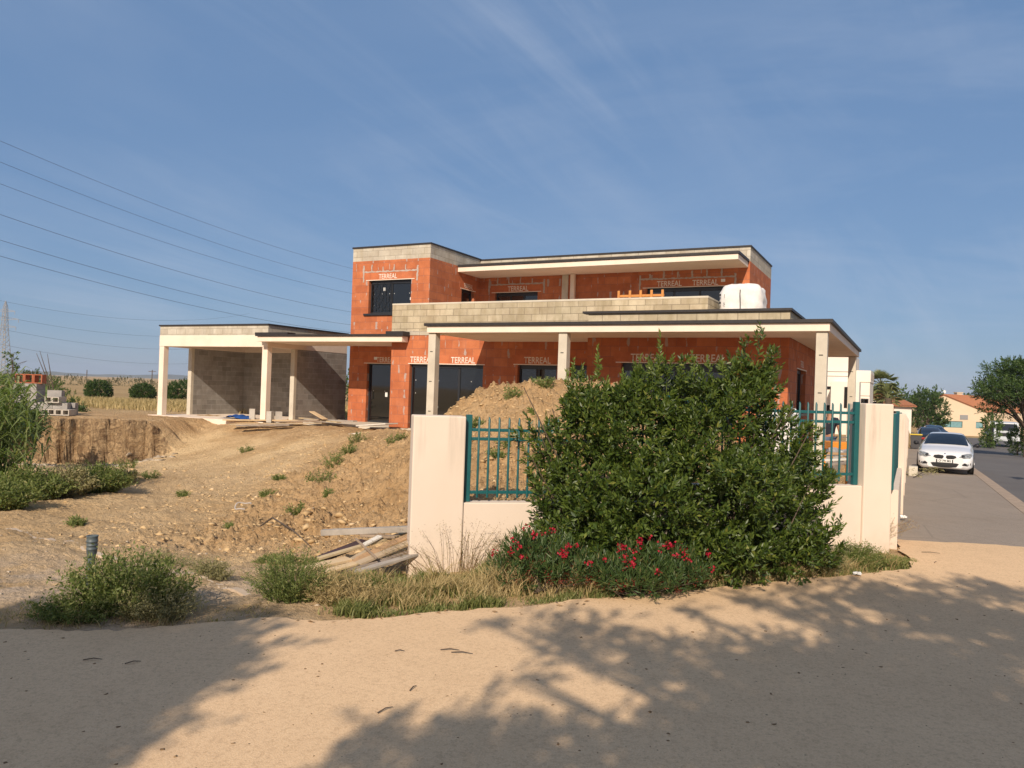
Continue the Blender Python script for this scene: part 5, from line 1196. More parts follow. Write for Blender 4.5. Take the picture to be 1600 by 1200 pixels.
# ---- big bag on the lower roof, second white bag by the room
M_bag = simple('woven white sack', (.74, .72, .70), .7, (.66, .64, .62), 14, .4, .01)
def bigbag(label, u, v, z, w, d, h, seed, strap=True):
    o = frame_thing('bulk_bag', label, 'bulk bag', u, v, z); rows = []; n = 44
    for i in range(15):
        t = i / 14; row = []
        for k in range(n):
            a = 2 * math.pi * k / n; ca, sa = math.cos(a), math.sin(a); sq = (abs(ca) ** 5 + abs(sa) ** 5) ** (-1 / 5)
            prof = (1 + .05 * math.sin(t * math.pi)) if t < .9 else (1.02 - 1.6 * (t - .9))
            wr_ = 1 + .018 * math.sin(a * 7 + t * 5 + seed) + .014 * math.sin(a * 13 - t * 9) + .016 * math.sin(t * 20 + a * 3)
            row.append((u + ca * sq * w / 2 * prof * wr_, v + sa * sq * d / 2 * prof * wr_, z + h * (t - .0) * (1 - .05 * math.sin(a * 2 + seed)) + (.02 * math.sin(a * 5) if t > .8 else 0)))
        rows.append(row)
    rows.append([(u + .02 * math.cos(2 * math.pi * k / n), v + .02 * math.sin(2 * math.pi * k / n), z + h * .99 + .03 * math.sin(k)) for k in range(n)])
    b = MB(); b.grid([[(p[0] + .012 * math.sin(p[2] * 23 + p[0] * 17) , p[1] + .022 * math.sin(p[0] * 29 + p[2] * 9), p[2] + (.02 * math.sin(p[0] * 6 + 1 + p[1] * 3) if p[2] > z + h * .7 else 0)) for p in r_] for r_ in rows], close=True); s_ = b.build('sack', M_bag, o)
    if strap:
        b = MB(); pts = [(u + .03 + .02 * math.sin(t * 4), v - d / 2 * (1.13 if t < .8 else 1.1 - (t - .8) * 1.6) - .015, z + h * t) for t in np.linspace(0, .98, 10)]; b.tube(pts, .014, 6); b.build('strap', M_ink, o)
        for q, (dx, dz, s) in enumerate([(-.38, .72, .5), (-.38, .52, .42), (-.40, .32, .5), (-.36, .16, .4)]):
            letters('?%&s' [q] , s * .22, M_ink, s_, front_place(u + dx, v - d / 2 * 1.13 - .02, z + h * dz), name='printed_mark')
            b = MB(); b.box(u - .52, u - .47, v - d / 2 * 1.12 - .02, v - d / 2 * 1.12 - .01, z + h * dz, z + h * dz + .06); b.build('printed_mark', M_ink, s_)
    return o
bigbag('full white woven bulk bag with a black strap standing on the lower flat roof', -4.22, 22.0, 3.93, 1.12, 1.0, 1.08, 1)
bigbag('white bag half hidden behind the laurel beside the orange wall corner', -2.45, 17.0, .55, .75, .7, 1.15, 3, strap=False)
# ---- orange wooden barrier on the terrace
M_orwood = simple('orange painted timber', (.62, .26, .06), .6, (.52, .22, .06), 8)
ow = frame_thing('timber_barrier', 'small orange timber rail with five uprights behind the terrace parapet', 'barrier', -6.8, 21.4, 3.76)
p0 = 0
us = [-7.62, -7.28, -6.96, -6.64, -6.32]
for uu in us:
    b = MB(); b.box(uu - .035, uu + .035, 21.38, 21.41, 3.76, 4.93); b.build('upright', M_orwood, ow, bevel=.004)
b = MB(); b.box(-7.66, -6.28, 21.412, 21.44, 4.74, 4.81); b.build('rail', M_orwood, ow, bevel=.004)
b = MB(); b.box(-7.66, -6.28, 21.412, 21.44, 4.2, 4.27); b.build('rail', M_orwood, ow, bevel=.004)

# ---- planks
def plank(label, a, c, w, t, mat, cat='plank', name='plank', group='timber heap by the left pillar', up=(0, 0, 1), jag=True):
    b = MB(); b.bar(a, c, w, t, up); o = b.build(name, mat, None, bevel=.004); m_ = [min(a[i], c[i]) for i in range(3)]
    settle(o, (a[0] + c[0]) / 2, (a[1] + c[1]) / 2, m_[2]); return tag(o, label, cat, group)
M_pl = [simple('plank tone %d' % i, c, .85, tuple(q * .62 for q in c), 4, .5, .004) for i, c in enumerate([(.52, .40, .26), (.40, .30, .21), (.60, .47, .28), (.33, .27, .22), (.50, .31, .16), (.44, .39, .33)])]
M_ply = simple('dark film faced ply', (.075, .035, .03), .5, (.05, .03, .03), 4)
M_whitewood = simple('white board', (.70, .66, .58), .7, (.6, .55, .47), 5)
for lb, a, c, w, t, m_ in [
    ('thick grey weathered beam lying across the top of the timber heap', (503, 832, 9.5), (650, 826, 9.3), .09, .07, M_pl[5]),
    ('dark brown film faced panel in the timber heap', (502, 873, 8.75), (573, 845, 9.35), .20, .02, M_ply),
    ('long narrow tan board lying over the dark panel', (497, 873, 8.65), (640, 831, 9.5), .07, .03, M_pl[2]),
    ('broad pale new board at the lower left end of the heap', (476, 889, 8.35), (545, 873, 8.7), .17, .03, M_board),
    ('short pale board overlapping the broad pale board', (498, 897, 8.2), (556, 880, 8.5), .12, .025, M_board),
    ('orange brown board reaching up to the pillar', (545, 881, 8.6), (643, 836, 9.2), .13, .03, M_pl[4]),
    ('tan board under the orange brown board', (552, 884, 8.5), (643, 846, 9.0), .12, .03, M_pl[0]),
    ('grey flat board in the middle of the heap', (528, 890, 8.4), (610, 876, 8.7), .15, .03, M_pl[3]),
    ('dirty grey plank at the bottom front of the heap', (556, 894, 8.25), (650, 866, 8.8), .09, .03, M_pl[5]),
    ('white board end sticking up in the heap', (566, 853, 9.0), (594, 838, 9.2), .08, .025, M_whitewood),
    ('small stick crossing the boards', (556, 842, 9.1), (588, 872, 8.5), .022, .022, M_pl[1]),
    ('short diagonal batten between the boards', (540, 880, 8.6), (578, 858, 9.0), .06, .03, M_pl[0]),
    ('rusty brown short board under the grey beam', (566, 836, 9.4), (620, 839, 9.2), .10, .03, M_pl[1]),
    ('grey slat poking out below the heap by the pillar', (590, 880, 8.6), (648, 858, 9.0), .07, .03, M_pl[3])]:
    pa = onY(*a); pc = onY(*c); plank(lb, pa, pc, w, t, m_)
# boards in front of the carport and the door
for lb, a, c, w, t, m_ in [
    ('long flat board on the ground before the carport column', (352, 656, 28.6), (470, 657, 27.4), .3, .04, M_board), ('long board lower down in front of the carport slab', (362, 663, 27.4), (506, 661, 26.3), .25, .04, M_pl[0]),
    ('board with a dark underside nearest the pit edge', (372, 665, 26.8), (455, 664, 26.2), .25, .05, M_pl[3]), ('tilted board raised at its left end', (487, 643, 26.9), (508, 655, 26.3), .2, .03, M_board),
    ('grey plank between carport and front door', (478, 655, 27.3), (555, 658, 25.9), .2, .04, M_pl[5]), ('pale board across the grey plank', (470, 653, 27.6), (530, 660, 26.0), .18, .035, M_pl[2]), ('thin board on the board pile', (430, 659, 27.3), (500, 656, 26.6), .15, .03, M_pl[1])]:
    plank(lb, onY(*a), onY(*c), w, t, m_, group='boards lying before the carport')
plank('pale grey sheet leaning on the earth below the front door', onY(553, 678, 24.0), onY(620, 671, 23.2), .5, .03, M_whitewood, 'sheet', 'panel_sheet', 'pale sheets by the front door')
plank('pale sheet flat on the doorstep', onY(566, 665, 25.6), onY(612, 662, 24.9), .6, .04, M_whitewood, 'sheet', 'panel_sheet', 'pale sheets by the front door')
# ---- concrete blocks
M_cb = simple('grey block concrete', (.36, .34, .32), .9, (.27, .255, .24), 5, .5, .006)
M_cbl = simple('pale block concrete', (.50, .46, .40), .9, (.42, .385, .33), 5, .5, .006)
def block_mesh(w, l, h, holes, mat, name):
    b = MB(); k = len(holes); xs = sorted({-w / 2, w / 2, *[q for hh in holes for q in hh]}); th = .03
    b.cells(xs, [-l / 2, l / 2], [0, th, h - th, h], lambda i, j, kk: not (kk == 1 and any(a < (xs[i] + xs[i + 1]) / 2 < c for a, c in holes)))
    me = bpy.data.meshes.new(name); me.from_pydata(b.v, [], b.f); me.materials.append(mat); me.update(); return me
ME_hol = block_mesh(.235, .45, .20, [(-.085, .085)], M_cbl, 'concrete_block'); ME_sol = block_mesh(.49, .20, .20, [], M_cb, 'concrete_block'); ME_end = block_mesh(.195, .49, .20, [], M_cb, 'concrete_block')
M_orb = simple('loose terracotta', (.40, .13, .065), .9, (.32, .10, .05), 6)
ME_or = block_mesh(.30, .25, .31, [(-.11, .11)], M_orb, 'terracotta_block'); ME_sm = block_mesh(.2, .2, .4, [], M_cbl, 'concrete_block')
ords = ['first', 'second', 'third', 'fourth', 'fifth', 'sixth']
crs = ['bottom', 'second', 'third', 'fourth', 'fifth']
def put(me, name, label, cat, px, Y, z, group, rz=0, dx=0, dy=0):
    X = onY(px, 600, Y)[0]; o = link(name, me); o.location = (X + dx, Y + dy, z); o.rotation_euler = (0, 0, rz); return tag(o, label, cat, group)
BY = 26.4; bzz = .52; x0 = onY(38, 650, BY)[0]
def pallet(label, x, y, z, w, d):
    o = world_thing('wooden_pallet', label, 'pallet', x, y, z, 'pallets under the block stacks')
    for k in range(5):
        b = MB(); a = x - w / 2 + (w - .1) * k / 4; b.box(a, a + .1, y - d / 2, y + d / 2, z + .09, z + .11); b.build('deck_board', M_pl[1], o)
    for k in range(3):
        b = MB(); a = x - w / 2 + (w - .1) * k / 2; b.box(a, a + .1, y - d / 2 + .01, y + d / 2 - .01, z, z + .088); b.build('bearer', M_pl[1], o)
pallet('wooden pallet under the taller block stack', x0 + .15, BY + .1, bzz - .04, 1.0, 1.0)
pallet('wooden pallet under the lower stack of hollow blocks', x0 + 1.15, BY + .1, bzz - .04, 1.1, 1.0)
z_ = bzz + .075
for r_ in range(5):
    for c_ in range(4):
        o = link('concrete_block', ME_end); o.location = (x0 - .25 + c_ * .205 + (r_ % 2) * .02, BY + .1 + random.uniform(-.02, .02), z_ + r_ * .205); tag(o, 'grey block in the taller stack, %s course, %s from the left' % (crs[r_], ords[c_]), 'block', 'grey concrete blocks on pallets')
for c_ in range(3):
    o = link('terracotta_block', ME_or); o.location = (x0 - .2 + c_ * .31, BY + .1, z_ + 1.03); tag(o, 'orange hollow block on top of the taller stack, %s from the left' % ords[c_], 'block', 'orange blocks on the stack')
x1_ = x0 + .72
for c_ in range(5):
    o = link('concrete_block', ME_hol); o.location = (x1_ + c_ * .24, BY - .28 + .0, z_); tag(o, 'pale hollow block showing its open end, lowest row, %s from the left' % ords[c_], 'block', 'hollow blocks in the lower stack')
for c_ in range(2):
    o = link('concrete_block', ME_sol); o.location = (x1_ + .15 + c_ * .5, BY - .2, z_ + .205); tag(o, 'grey block lying lengthwise above the hollow row, %s' % ('left' if c_ == 0 else 'right'), 'block', 'grey blocks in the lower stack')
for c_ in range(2):
    o = link('concrete_block', ME_hol); o.location = (x1_ + .33 + c_ * .24, BY - .22, z_ + .41); tag(o, 'pale hollow block set on top of the lower stack, %s of the pair' % ('left' if c_ == 0 else 'right'), 'block', 'hollow blocks in the lower stack')
for r_ in range(4):
    o = link('concrete_block', ME_sol); o.location = (x1_ + .12 + .02 * r_, BY + .25, z_ + r_ * .205); tag(o, 'grey block at the back of the lower stack, %s course' % crs[r_], 'block', 'grey blocks in the lower stack')
for r_ in range(2):
    o = link('concrete_block', ME_sol); o.location = (x1_ + .66, BY + .25, z_ + r_ * .205); tag(o, 'grey block at the right back of the lower stack, %s course' % crs[r_], 'block', 'grey blocks in the lower stack')
for (u_, v_, lb, rz) in [(-22.35, 21.9, 'pale block standing on end left of the carport front column', .2), (-20.3, 20.75, 'hollow block standing on end right of the carport front column', -.3), (-20.05, 20.9, 'second hollow block farthest right of the carport front column', .5)]:
    o = link('concrete_block', ME_sm); x, y = W(u_, v_); o.location = (x, y, .5); o.rotation_euler = (0, 0, rz); tag(o, lb, 'block', 'loose blocks under the carport')
# blue tarpaulin on the carport floor
M_tarp = simple('blue plastic sheet', (.015, .06, .26), .4, (.03, .11, .36), 6)
n = 24; rows = []
for i in range(n):
    row = []
    for j in range(n):
        a = (i / (n - 1) - .5) * 1.2; c = (j / (n - 1) - .5) * .8; h = .12 * max(0, 1 - (abs(a) / .6) ** 2 - (abs(c) / .42) ** 2 * .6) + .05 * abs(math.sin(a * 11 + c * 7)) * math.exp(-a * a * 3)
        x, y = W(-22.9 + a, 21.75 + c); row.append((x, y, .505 + max(h, .004)))
    rows.append(row)
b = MB(); b.grid(rows); o = b.build('tarpaulin', M_tarp); settle(o, *W(-22.9, 21.75), .5); tag(o, 'crumpled bright blue plastic sheet on the carport floor', 'tarpaulin')
# ---- grey pipe
M_pvc = simple('grey green pvc', (.10, .125, .135), .5, (.075, .095, .10), 8)
px_, py_ = onz(138, 918, -.04)[:2]; zp_ = HZ(px_, py_); pp_ = world_thing('drain_pipe', 'upright grey plastic drain pipe with a wide ribbed socket rising from the weeds', 'pipe', px_, py_, zp_)
top = onY(143, 838, py_); ht = top[2]
b = MB(); b.tube([(px_, py_, zp_ - .1), (px_ + .02, py_, ht - .16)], .034, 20); b.build('pipe', M_pvc, pp_)
b = MB(); prof = [(.034, -.19), (.046, -.15), (.047, -.12), (.050, -.118), (.050, -.112), (.047, -.11), (.047, -.085), (.0505, -.083), (.0505, -.077), (.047, -.075), (.048, -.05), (.052, -.048), (.052, -.042), (.048, -.04), (.049, -.005), (.052, 0.), (.052, .008), (.040, .008), (.038, -.06)]
rows = [[(px_ + .02 + r_ * math.cos(2 * math.pi * k / 24), py_ + r_ * math.sin(2 * math.pi * k / 24), ht + z) for k in range(24)] for r_, z in prof]; b.grid(rows, close=True); b.build('socket', M_pvc, pp_)
# ---- half buried concrete edging on the left, and a dead branch
M_edge = simple('old edging concrete', (.60, .49, .37), .9, (.45, .35, .25), 4, .4, .004)
EP = [onz(-60, 795, -.3), onz(20, 818, -.25), onz(127, 856, -.2), onz(215, 880, -.15), onz(300, 904, -.12), onz(405, 940, -.05)]
for i in range(5):
    a, c = EP[i], EP[i + 1]; n = 14; rows = []
    d = np.array([c[0] - a[0], c[1] - a[1]]); L = np.linalg.norm(d); d /= L; nn = np.array([-d[1], d[0]]) * .035
    for k in range(n + 1):
        t = .01 + .98 * k / n; x = a[0] + (c[0] - a[0]) * t; y = a[1] + (c[1] - a[1]) * t; z = HZ(x, y) + .006 + .012 * math.sin(t * 9 + i * 2)
        rows.append([(x - nn[0], y - nn[1], z - .12), (x - nn[0], y - nn[1], z), (x + nn[0], y + nn[1], z), (x + nn[0], y + nn[1], z - .12)])
    b = MB(); b.grid(rows, sm=False); b.poly(rows[0]); b.poly(rows[-1][::-1]); o = b.build('edging_kerb', M_edge); settle(o, (a[0] + c[0]) / 2, (a[1] + c[1]) / 2, HZ((a[0] + c[0]) / 2, (a[1] + c[1]) / 2) - .1)
    tag(o, 'half buried pale concrete edging on the bare plain, %s piece from the left' % ords[i], 'edging', 'half buried edging kerbs')
pb_ = [onY(400, 814, 12.3), onY(425, 822, 11.9), onY(455, 843, 11.2), onY(485, 854, 10.6)]
b = MB(); b.tube([(p[0], p[1], HZ(p[0], p[1]) + h) for p, h in zip(pb_, (.02, .16, .12, .02))], [.012, .014, .012, .006], 6); o = b.build('dead_branch', M_bark); settle(o, *pb_[0]); tag(o, 'thin curved dead branch at the foot of the slope left of the timber heap', 'branch')
# ---- white stuff and litter
def crumple(name, label, cat, x, y, z, s, mat, seed, sz=.4):
    bm = bmesh.new(); bmesh.ops.create_icosphere(bm, subdivisions=3, radius=1); rg = random.Random(seed)
    ph = [rg.uniform(0, 6) for _ in range(6)]
    for v_ in bm.verts:
        c = v_.co; k = 1 + .25 * math.sin(c.x * 5 + ph[0]) + .2 * math.sin(c.y * 7 + ph[1]) + .15 * math.sin(c.z * 9 + c.x * 6 + ph[2]); v_.co = (c.x * s * k, c.y * s * k * .8, max(-.05 * s, c.z * s * sz * k))
    me = bpy.data.meshes.new(name); bm.to_mesh(me); bm.free(); me.materials.append(mat); o = link(name, me); o.location = (x, y, z); o.rotation_euler = (0, 0, rg.uniform(0, 6)); return tag(o, label, cat)
x, y = onz(1407, 809, .0)[:2]; crumple('litter', 'white crumpled litter on the pavement by the corner pillar', 'litter', x + .05, y, float(zr(13)) + .02, .07, M_white, 1)
x, y = onz(1340, 898, 0.02)[:2]; crumple('litter', 'white crumpled paper lying in the weeds at the path edge', 'litter', x, y, .03, .05, M_white, 2)
b = MB(); z_ = float(zr(27.8)); b.box(-.02, .24, 27.6, 28.1, z_, z_ + .30); b.v = [(*W(p[0], p[1]), p[2]) for p in b.v]; o = b.build('concrete_block', M_conc, None, bevel=.02); settle(o, *W(.1, 27.8), z_); tag(o, 'cream concrete block on the pavement against the boundary wall', 'block')
p = onY(380, 789, 14.2); b = MB(); b.tube([(p[0] + .14 * math.cos(a), p[1] + .12 * math.sin(a), p[2] - .02 + .05 * math.sin(a) + .02 * math.sin(a * 3)) for a in np.linspace(.4, 5.2, 20)], .014, 6); o = b.build('plastic_hoop', M_gpl); settle(o, *p); tag(o, 'pale plastic hoop lying among the clods at the slope foot', 'hoop')
# fallen branch with leaves on the pavement
p = onz(1427, 748, -.33); q = onz(1468, 736, -.36); o = world_thing('fallen_branch', 'cut leafy branch lying on the pavement in front of the white car', 'branch', p[0], p[1], -.35)
A_ = np.array([p[0], p[1], -.30]); B_ = np.array([q[0], q[1], -.30]); stems('stems', [[A_, (A_ + B_) / 2 + [0, 0, .12], B_]], .015, M_bark, o)
Pp = A_ + (B_ - A_) * rng.random((90, 1)) + rng.normal(size=(90, 3)) * [.15, .15, .05] + [0, 0, .08]; q_, w_, e_ = shoots(Pp, rng.normal(size=(90, 3)) * [1, 1, .3], .15, 6, .06); leaves('foliage', q_, w_, e_, .35, M_weed2, o)
# ---- person
def skin(name, pts, edges, rad, mat, parent, sub=2):
    me = bpy.data.meshes.new(name); me.from_pydata(pts, edges, []); me.materials.append(mat); o = link(name, me, parent)
    sk = o.modifiers.new('skin', 'SKIN'); sk.use_smooth_shade = True
    for i, r_ in enumerate(rad):
        me.skin_vertices[0].data[i].radius = r_ if isinstance(r_, tuple) else (r_, r_)
    me.skin_vertices[0].data[0].use_root = True
    sb_ = o.modifiers.new('sub', 'SUBSURF'); sb_.levels = sub; sb_.render_levels = sub; return o
M_skin = simple('tanned skin', (.36, .18, .11), .55); M_hair = simple('dark hair', (.02, .014, .01), .8); M_tee = simple('dark t shirt', (.018, .022, .035), .85, (.012, .015, .025), 10, .4, .01); M_jean = simple('faded blue jeans', (.12, .17, .26), .85, (.09, .13, .2), 12)
pxp, pyp = onY(1296, 640, 20.5)[:2]; pz = .0
pn = thing('person', 'man in dark t-shirt and jeans seen through the right fence panel', 'person', (pxp, pyp, pz + .02), R(-35)); 
# local: faces +y (away), x to his right
J = dict(pel=(0, 0, .96), wst=(0, .02, 1.12), chs=(0, .05, 1.33), nk=(0, .06, 1.49), hd=(0, .09, 1.58), tp=(0, .10, 1.66), sl=(-.18, .05, 1.43), sr=(.18, .05, 1.43), el=(-.24, .06, 1.15), er=(.26, .05, 1.16), wl=(-.20, .26, 1.02), wr=(.27, .14, .92), hl=(-.09, .03, .92), hr=(.09, -.02, .92), kl=(-.11, .09, .52), kr=(.11, .02, .52), al=(-.12, .04, .08), ar=(.12, -.03, .08), fl=(-.13, .18, .04), fr=(.13, .12, .04))
keys = ['pel', 'wst', 'chs', 'nk', 'hd', 'tp', 'sl', 'sr', 'el', 'er', 'wl', 'wr', 'hl', 'hr', 'kl', 'kr', 'al', 'ar', 'fl', 'fr']
E_ = [('pel', 'wst'), ('wst', 'chs'), ('chs', 'nk'), ('nk', 'hd'), ('hd', 'tp'), ('chs', 'sl'), ('chs', 'sr'), ('sl', 'el'), ('sr', 'er'), ('el', 'wl'), ('er', 'wr'), ('pel', 'hl'), ('pel', 'hr'), ('hl', 'kl'), ('hr', 'kr'), ('kl', 'al'), ('kr', 'ar'), ('al', 'fl'), ('ar', 'fr')]
Rr = dict(pel=(.15, .11), wst=(.14, .10), chs=(.16, .11), nk=.055, hd=(.08, .095), tp=(.065, .08), sl=.065, sr=.065, el=.045, er=.045, wl=.03, wr=.03, hl=.09, hr=.09, kl=.06, kr=.06, al=.04, ar=.04, fl=.035, fr=.035)
pts = [J[k] for k in keys]; ed = [(keys.index(a), keys.index(c)) for a, c in E_]; rd = [Rr[k] for k in keys]
# hands: palm and fingers as chains off each wrist
for wk, sx_ in (('wl', -1), ('wr', 1)):
    w = J[wk]; wi = keys.index(wk); k0 = len(pts); pts.append((w[0], w[1] + .03, w[2] - .07)); rd.append((.035, .018)); ed.append((wi, k0))
    for f in range(4):
        k1 = len(pts); dx = (-.027 + .018 * f); L = [.055, .07, .065, .05][f]
        pts.append((w[0] + dx, w[1] + .04, w[2] - .11)); rd.append(.009); ed.append((k0, k1)); pts.append((w[0] + dx, w[1] + .055, w[2] - .11 - L)); rd.append(.007); ed.append((k1, k1 + 1))
    k1 = len(pts); pts.append((w[0] - sx_ * .045, w[1] + .045, w[2] - .07)); rd.append(.011); ed.append((k0, k1)); pts.append((w[0] - sx_ * .05, w[1] + .065, w[2] - .11)); rd.append(.009); ed.append((k1, k1 + 1))
bd = skin('body', pts, ed, rd, M_skin, pn)
skin('t_shirt', [J['pel'], J['wst'], J['chs'], (0, .06, 1.46), J['sl'], J['sr'], (-.215, .055, 1.28), (.225, .05, 1.28)], [(0, 1), (1, 2), (2, 3), (2, 4), (2, 5), (4, 6), (5, 7)], [(.165, .125), (.155, .12), (.178, .13), .075, .082, .082, .068, .068], M_tee, pn)
skin('jeans', [(0, 0, .98), J['hl'], J['hr'], J['kl'], J['kr'], (-.12, .04, .12), (.12, -.03, .12)], [(0, 1), (0, 2), (1, 3), (2, 4), (3, 5), (4, 6)], [(.16, .12), .105, .105, .078, .078, .062, .062], M_jean, pn)
skin('hair', [(0, .075, 1.60), (0, .085, 1.665), (0, .09, 1.70)], [(0, 1), (1, 2)], [(.088, .10), (.08, .092), (.05, .06)], M_hair, pn)
for sx_ in (-1, 1):
    skin('shoe', [(sx_ * .12, -.02, .05), (sx_ * .125, .1, .045), (sx_ * .13, .2, .03)], [(0, 1), (1, 2)], [.052, .05, .035], M_plastic, pn)
# face details (he looks away, slightly down)
skin('nose', [(0, .175, 1.60), (0, .205, 1.575)], [(0, 1)], [.012, .014], M_skin, bd, 1)
for sx_ in (-1, 1):
    skin('ear', [(sx_ * .083, .085, 1.61), (sx_ * .09, .08, 1.575)], [(0, 1)], [.014, .01], M_skin, bd, 1)
    skin('eye', [(sx_ * .032, .168, 1.62), (sx_ * .034, .172, 1.62)], [(0, 1)], [.010, .008], M_ink, bd, 1)
skin('mouth', [(-.022, .176, 1.535), (.022, .176, 1.535)], [(0, 1)], [.005, .005], M_red, bd, 1)
# ---- orange site bench and debris behind the right fence panel
M_ormet = simple('orange steel', (.72, .27, .03), .45, (.6, .22, .03), 6)
c = onY(1313, 696, 14.2); gz_ = HZ(c[0], c[1])
tb = world_thing('site_bench', 'orange steel site bench behind the right fence panel', 'bench', c[0], c[1], gz_)
b = MB(); b.box(c[0] - .26, c[0] + .24, c[1] - .2, c[1] + .2, c[2] - .07, c[2] + .07); b.build('table_top', M_ormet, tb, bevel=.01)
for dx in (-.22, .20):
    for dy in (-.16, .16):
        b = MB(); b.box(c[0] + dx - .02, c[0] + dx + .02, c[1] + dy - .02, c[1] + dy + .02, gz_ - .05, c[2] - .072); b.build('leg', M_ormet, tb)
b = MB(); b.tube([(c[0] + .16, c[1], c[2] + .07), (c[0] + .17, c[1], c[2] + .17), (c[0] + .23, c[1], c[2] + .21), (c[0] + .29, c[1], c[2] + .19)], .009, 6); b.tube([(c[0] + .02, c[1], c[2] + .15), (c[0] + .17, c[1], c[2] + .15)], .008, 6); b.build('handle', M_rim, tb)
M_gplas = simple('grey plastic film', (.32, .31, .31), .35, (.22, .21, .2), 7)
q = onY(1316, 708, 13.6); crumple('plastic_wrap', 'crumpled grey plastic film heaped under the orange bench', 'plastic film', q[0], q[1], q[2] - .04, .25, M_gplas, 6, .5)
for lb, a, e, w, t, m_ in [('reddish board below the grey plastic film', (1288, 708, 13.4), (1335, 710, 13.2), .1, .04, M_pl[4]), ('white plank across the debris behind the right fence', (1286, 719, 12.8), (1338, 717, 12.9), .12, .03, M_whitewood), ('dark board at the bottom behind the right fence', (1292, 726, 12.6), (1338, 722, 12.7), .1, .04, M_pl[3])]:
    plank(lb, onY(*a), onY(*e), w, t, m_, group='boards behind the right fence')
for i, (px, py) in enumerate([(1300, 728), (1318, 726), (1330, 730)]):
    p = onY(px, py, 12.4); weed('weed_tuft', ['green tuft left behind the right fence panel', 'green tuft in the middle behind the right fence panel', 'green tuft right behind the right fence panel'][i], 'weed', p[0], p[1], .2, .15, .3, 30, M_weed, .05, .35, 5, 140 + i)

# ================================================================== NEIGHBOURS
nh = frame_thing('white_house', 'white flat roofed villa with terrace behind the unfinished house', 'house', -5, 48, -1)
M_wh = simple('white villa render', (.80, .73, .64), .85, (.75, .68, .59), 1); M_sh = simple('grey shutter', (.25, .25, .25), .7); M_groove = simple('groove', (.30, .26, .22), .9)
b = MB(); b.box(-13, -2.95, 48, 53, -1, 4.62); b.build('upper_volume', M_wh, nh, bevel=.02)
b = MB(); b.box(-2.94, -2.15, 49.5, 54, -1, 3.1); b.box(-4.0, -2.55, 46.6, 47.99, -1, 3.05); b.build('lower_volume', M_wh, nh, bevel=.02)
b = MB()
for z in (3.62, 3.36): b.box(-13, -2.94, 47.985, 48.0, z, z + .035)
b.box(-2.93, -2.14, 49.485, 49.5, 2.3, 2.33); b.build('groove', M_groove, nh)
b = MB(); b.cells([-2.94, -2.3, -2.12], [49.45, 49.6, 53.9], [3.1, 3.78], lambda i, j, k: j == 0 or i == 1); b.build('balustrade', M_wh, nh, bevel=.02)
for k in range(5):
    b = MB(); b.box(-2.125, -2.10, 49.9 + k * .85, 50.3 + k * .85, 3.3, 3.6); b.build('balustrade_slot', M_groove, nh)
for (a, c, v_, z0, z1, nm) in [(-6.1, -3.62, 47.99, 2.62, 2.78, 'porch_shadow'), (-3.3, -2.9, 46.59, 1.6, 2.75, 'door'), (-4.45, -4.15, 47.98, 1.35, 1.7, 'window')]:
    b = MB(); b.box(a, c, v_ - .03, v_, z0, z1); b.build(nm, M_dark, nh)  # near-black sheets on the wall put the shade of slot and recess into colour
b = MB(); b.box(-2.6, -2.2, 49.44, 49.495, 1.55, 2.15); f_ = b.build('window', M_alu, nh); b = MB(); b.box(-2.56, -2.24, 49.42, 49.44, 1.6, 2.1); b.build('pane', M_glass, f_)
M_tile = simple('orange roof tile', (.42, .17, .08), .85, (.30, .13, .07), 9, .6, .03)
def ribbed_roof(b, P0, P1, P2, P3, n=30, h=.05):
    """tile rows: P0-P1 ridge, P3-P2 eave, ribs running down the slope"""
    P0, P1, P2, P3 = map(Vector, (P0, P1, P2, P3)); nn = (P1 - P0).cross(P3 - P0).normalized(); nn = nn if nn.z > 0 else -nn; A_ = []; B_ = []
    for i in range(n * 2 + 1):
        t = i / (n * 2); o_ = nn * (h if i % 2 else 0); A_.append(P0.lerp(P1, t) + o_); B_.append(P3.lerp(P2, t) + o_)
    b.grid([A_, B_], sm=False); b.grid([[p - nn * .12 for p in A_], [p - nn * .12 for p in B_]], sm=False)
    b.poly([B_[0], B_[-1], B_[-1] - nn * .12, B_[0] - nn * .12])
# low tiled annex
c0 = onY(1392, 622, 74); c1 = onY(1425, 622, 74)
ah = world_thing('tiled_house', 'low tile roofed house behind the palms at the end of the boundary wall', 'house', c0[0], 74, -1.4)
b = MB(); b.box(c0[0] - 1.8, c1[0], 74, 80, -1.4, 1.75); b.build('wall', M_wh, ah)
b = MB(); ribbed_roof(b, (c0[0] - 2, 77, 2.55), (c1[0] + .3, 77, 2.5), (c1[0] + .3, 73.6, 1.75), (c0[0] - 2, 73.6, 1.8)); ribbed_roof(b, (c0[0] - 2, 77, 2.55), (c1[0] + .3, 77, 2.5), (c1[0] + .3, 80.4, 1.75), (c0[0] - 2, 80.4, 1.8)); b.build('roof', M_tile, ah)
b = MB(); b.box(c0[0] - .2, c0[0] + .5, 73.95, 73.99, -.2, 1.2); b.build('window', M_glass, ah)
# small wing next to the palm
c2 = onY(1366, 612, 62); b = MB()
wg = world_thing('house_wing', 'white wall with small tiled eave between villa and palms', 'house', c2[0], 62, -1.2)
b.box(c2[0] - 1.2, c2[0] + .25, 62, 66, -1.2, 2.6); b.build('wall', M_wh, wg); b = MB(); ribbed_roof(b, (c2[0] - 1.2, 64, 3.2), (c2[0] + .6, 64, 3.0), (c2[0] + .9, 61.6, 2.55), (c2[0] - 1.2, 61.6, 2.65), 10); b.build('roof', M_tile, wg)
b = MB(); b.box(c2[0] - .1, c2[0] + .2, 61.96, 61.99, 1.2, 2.0); b.build('window', M_dark, wg)
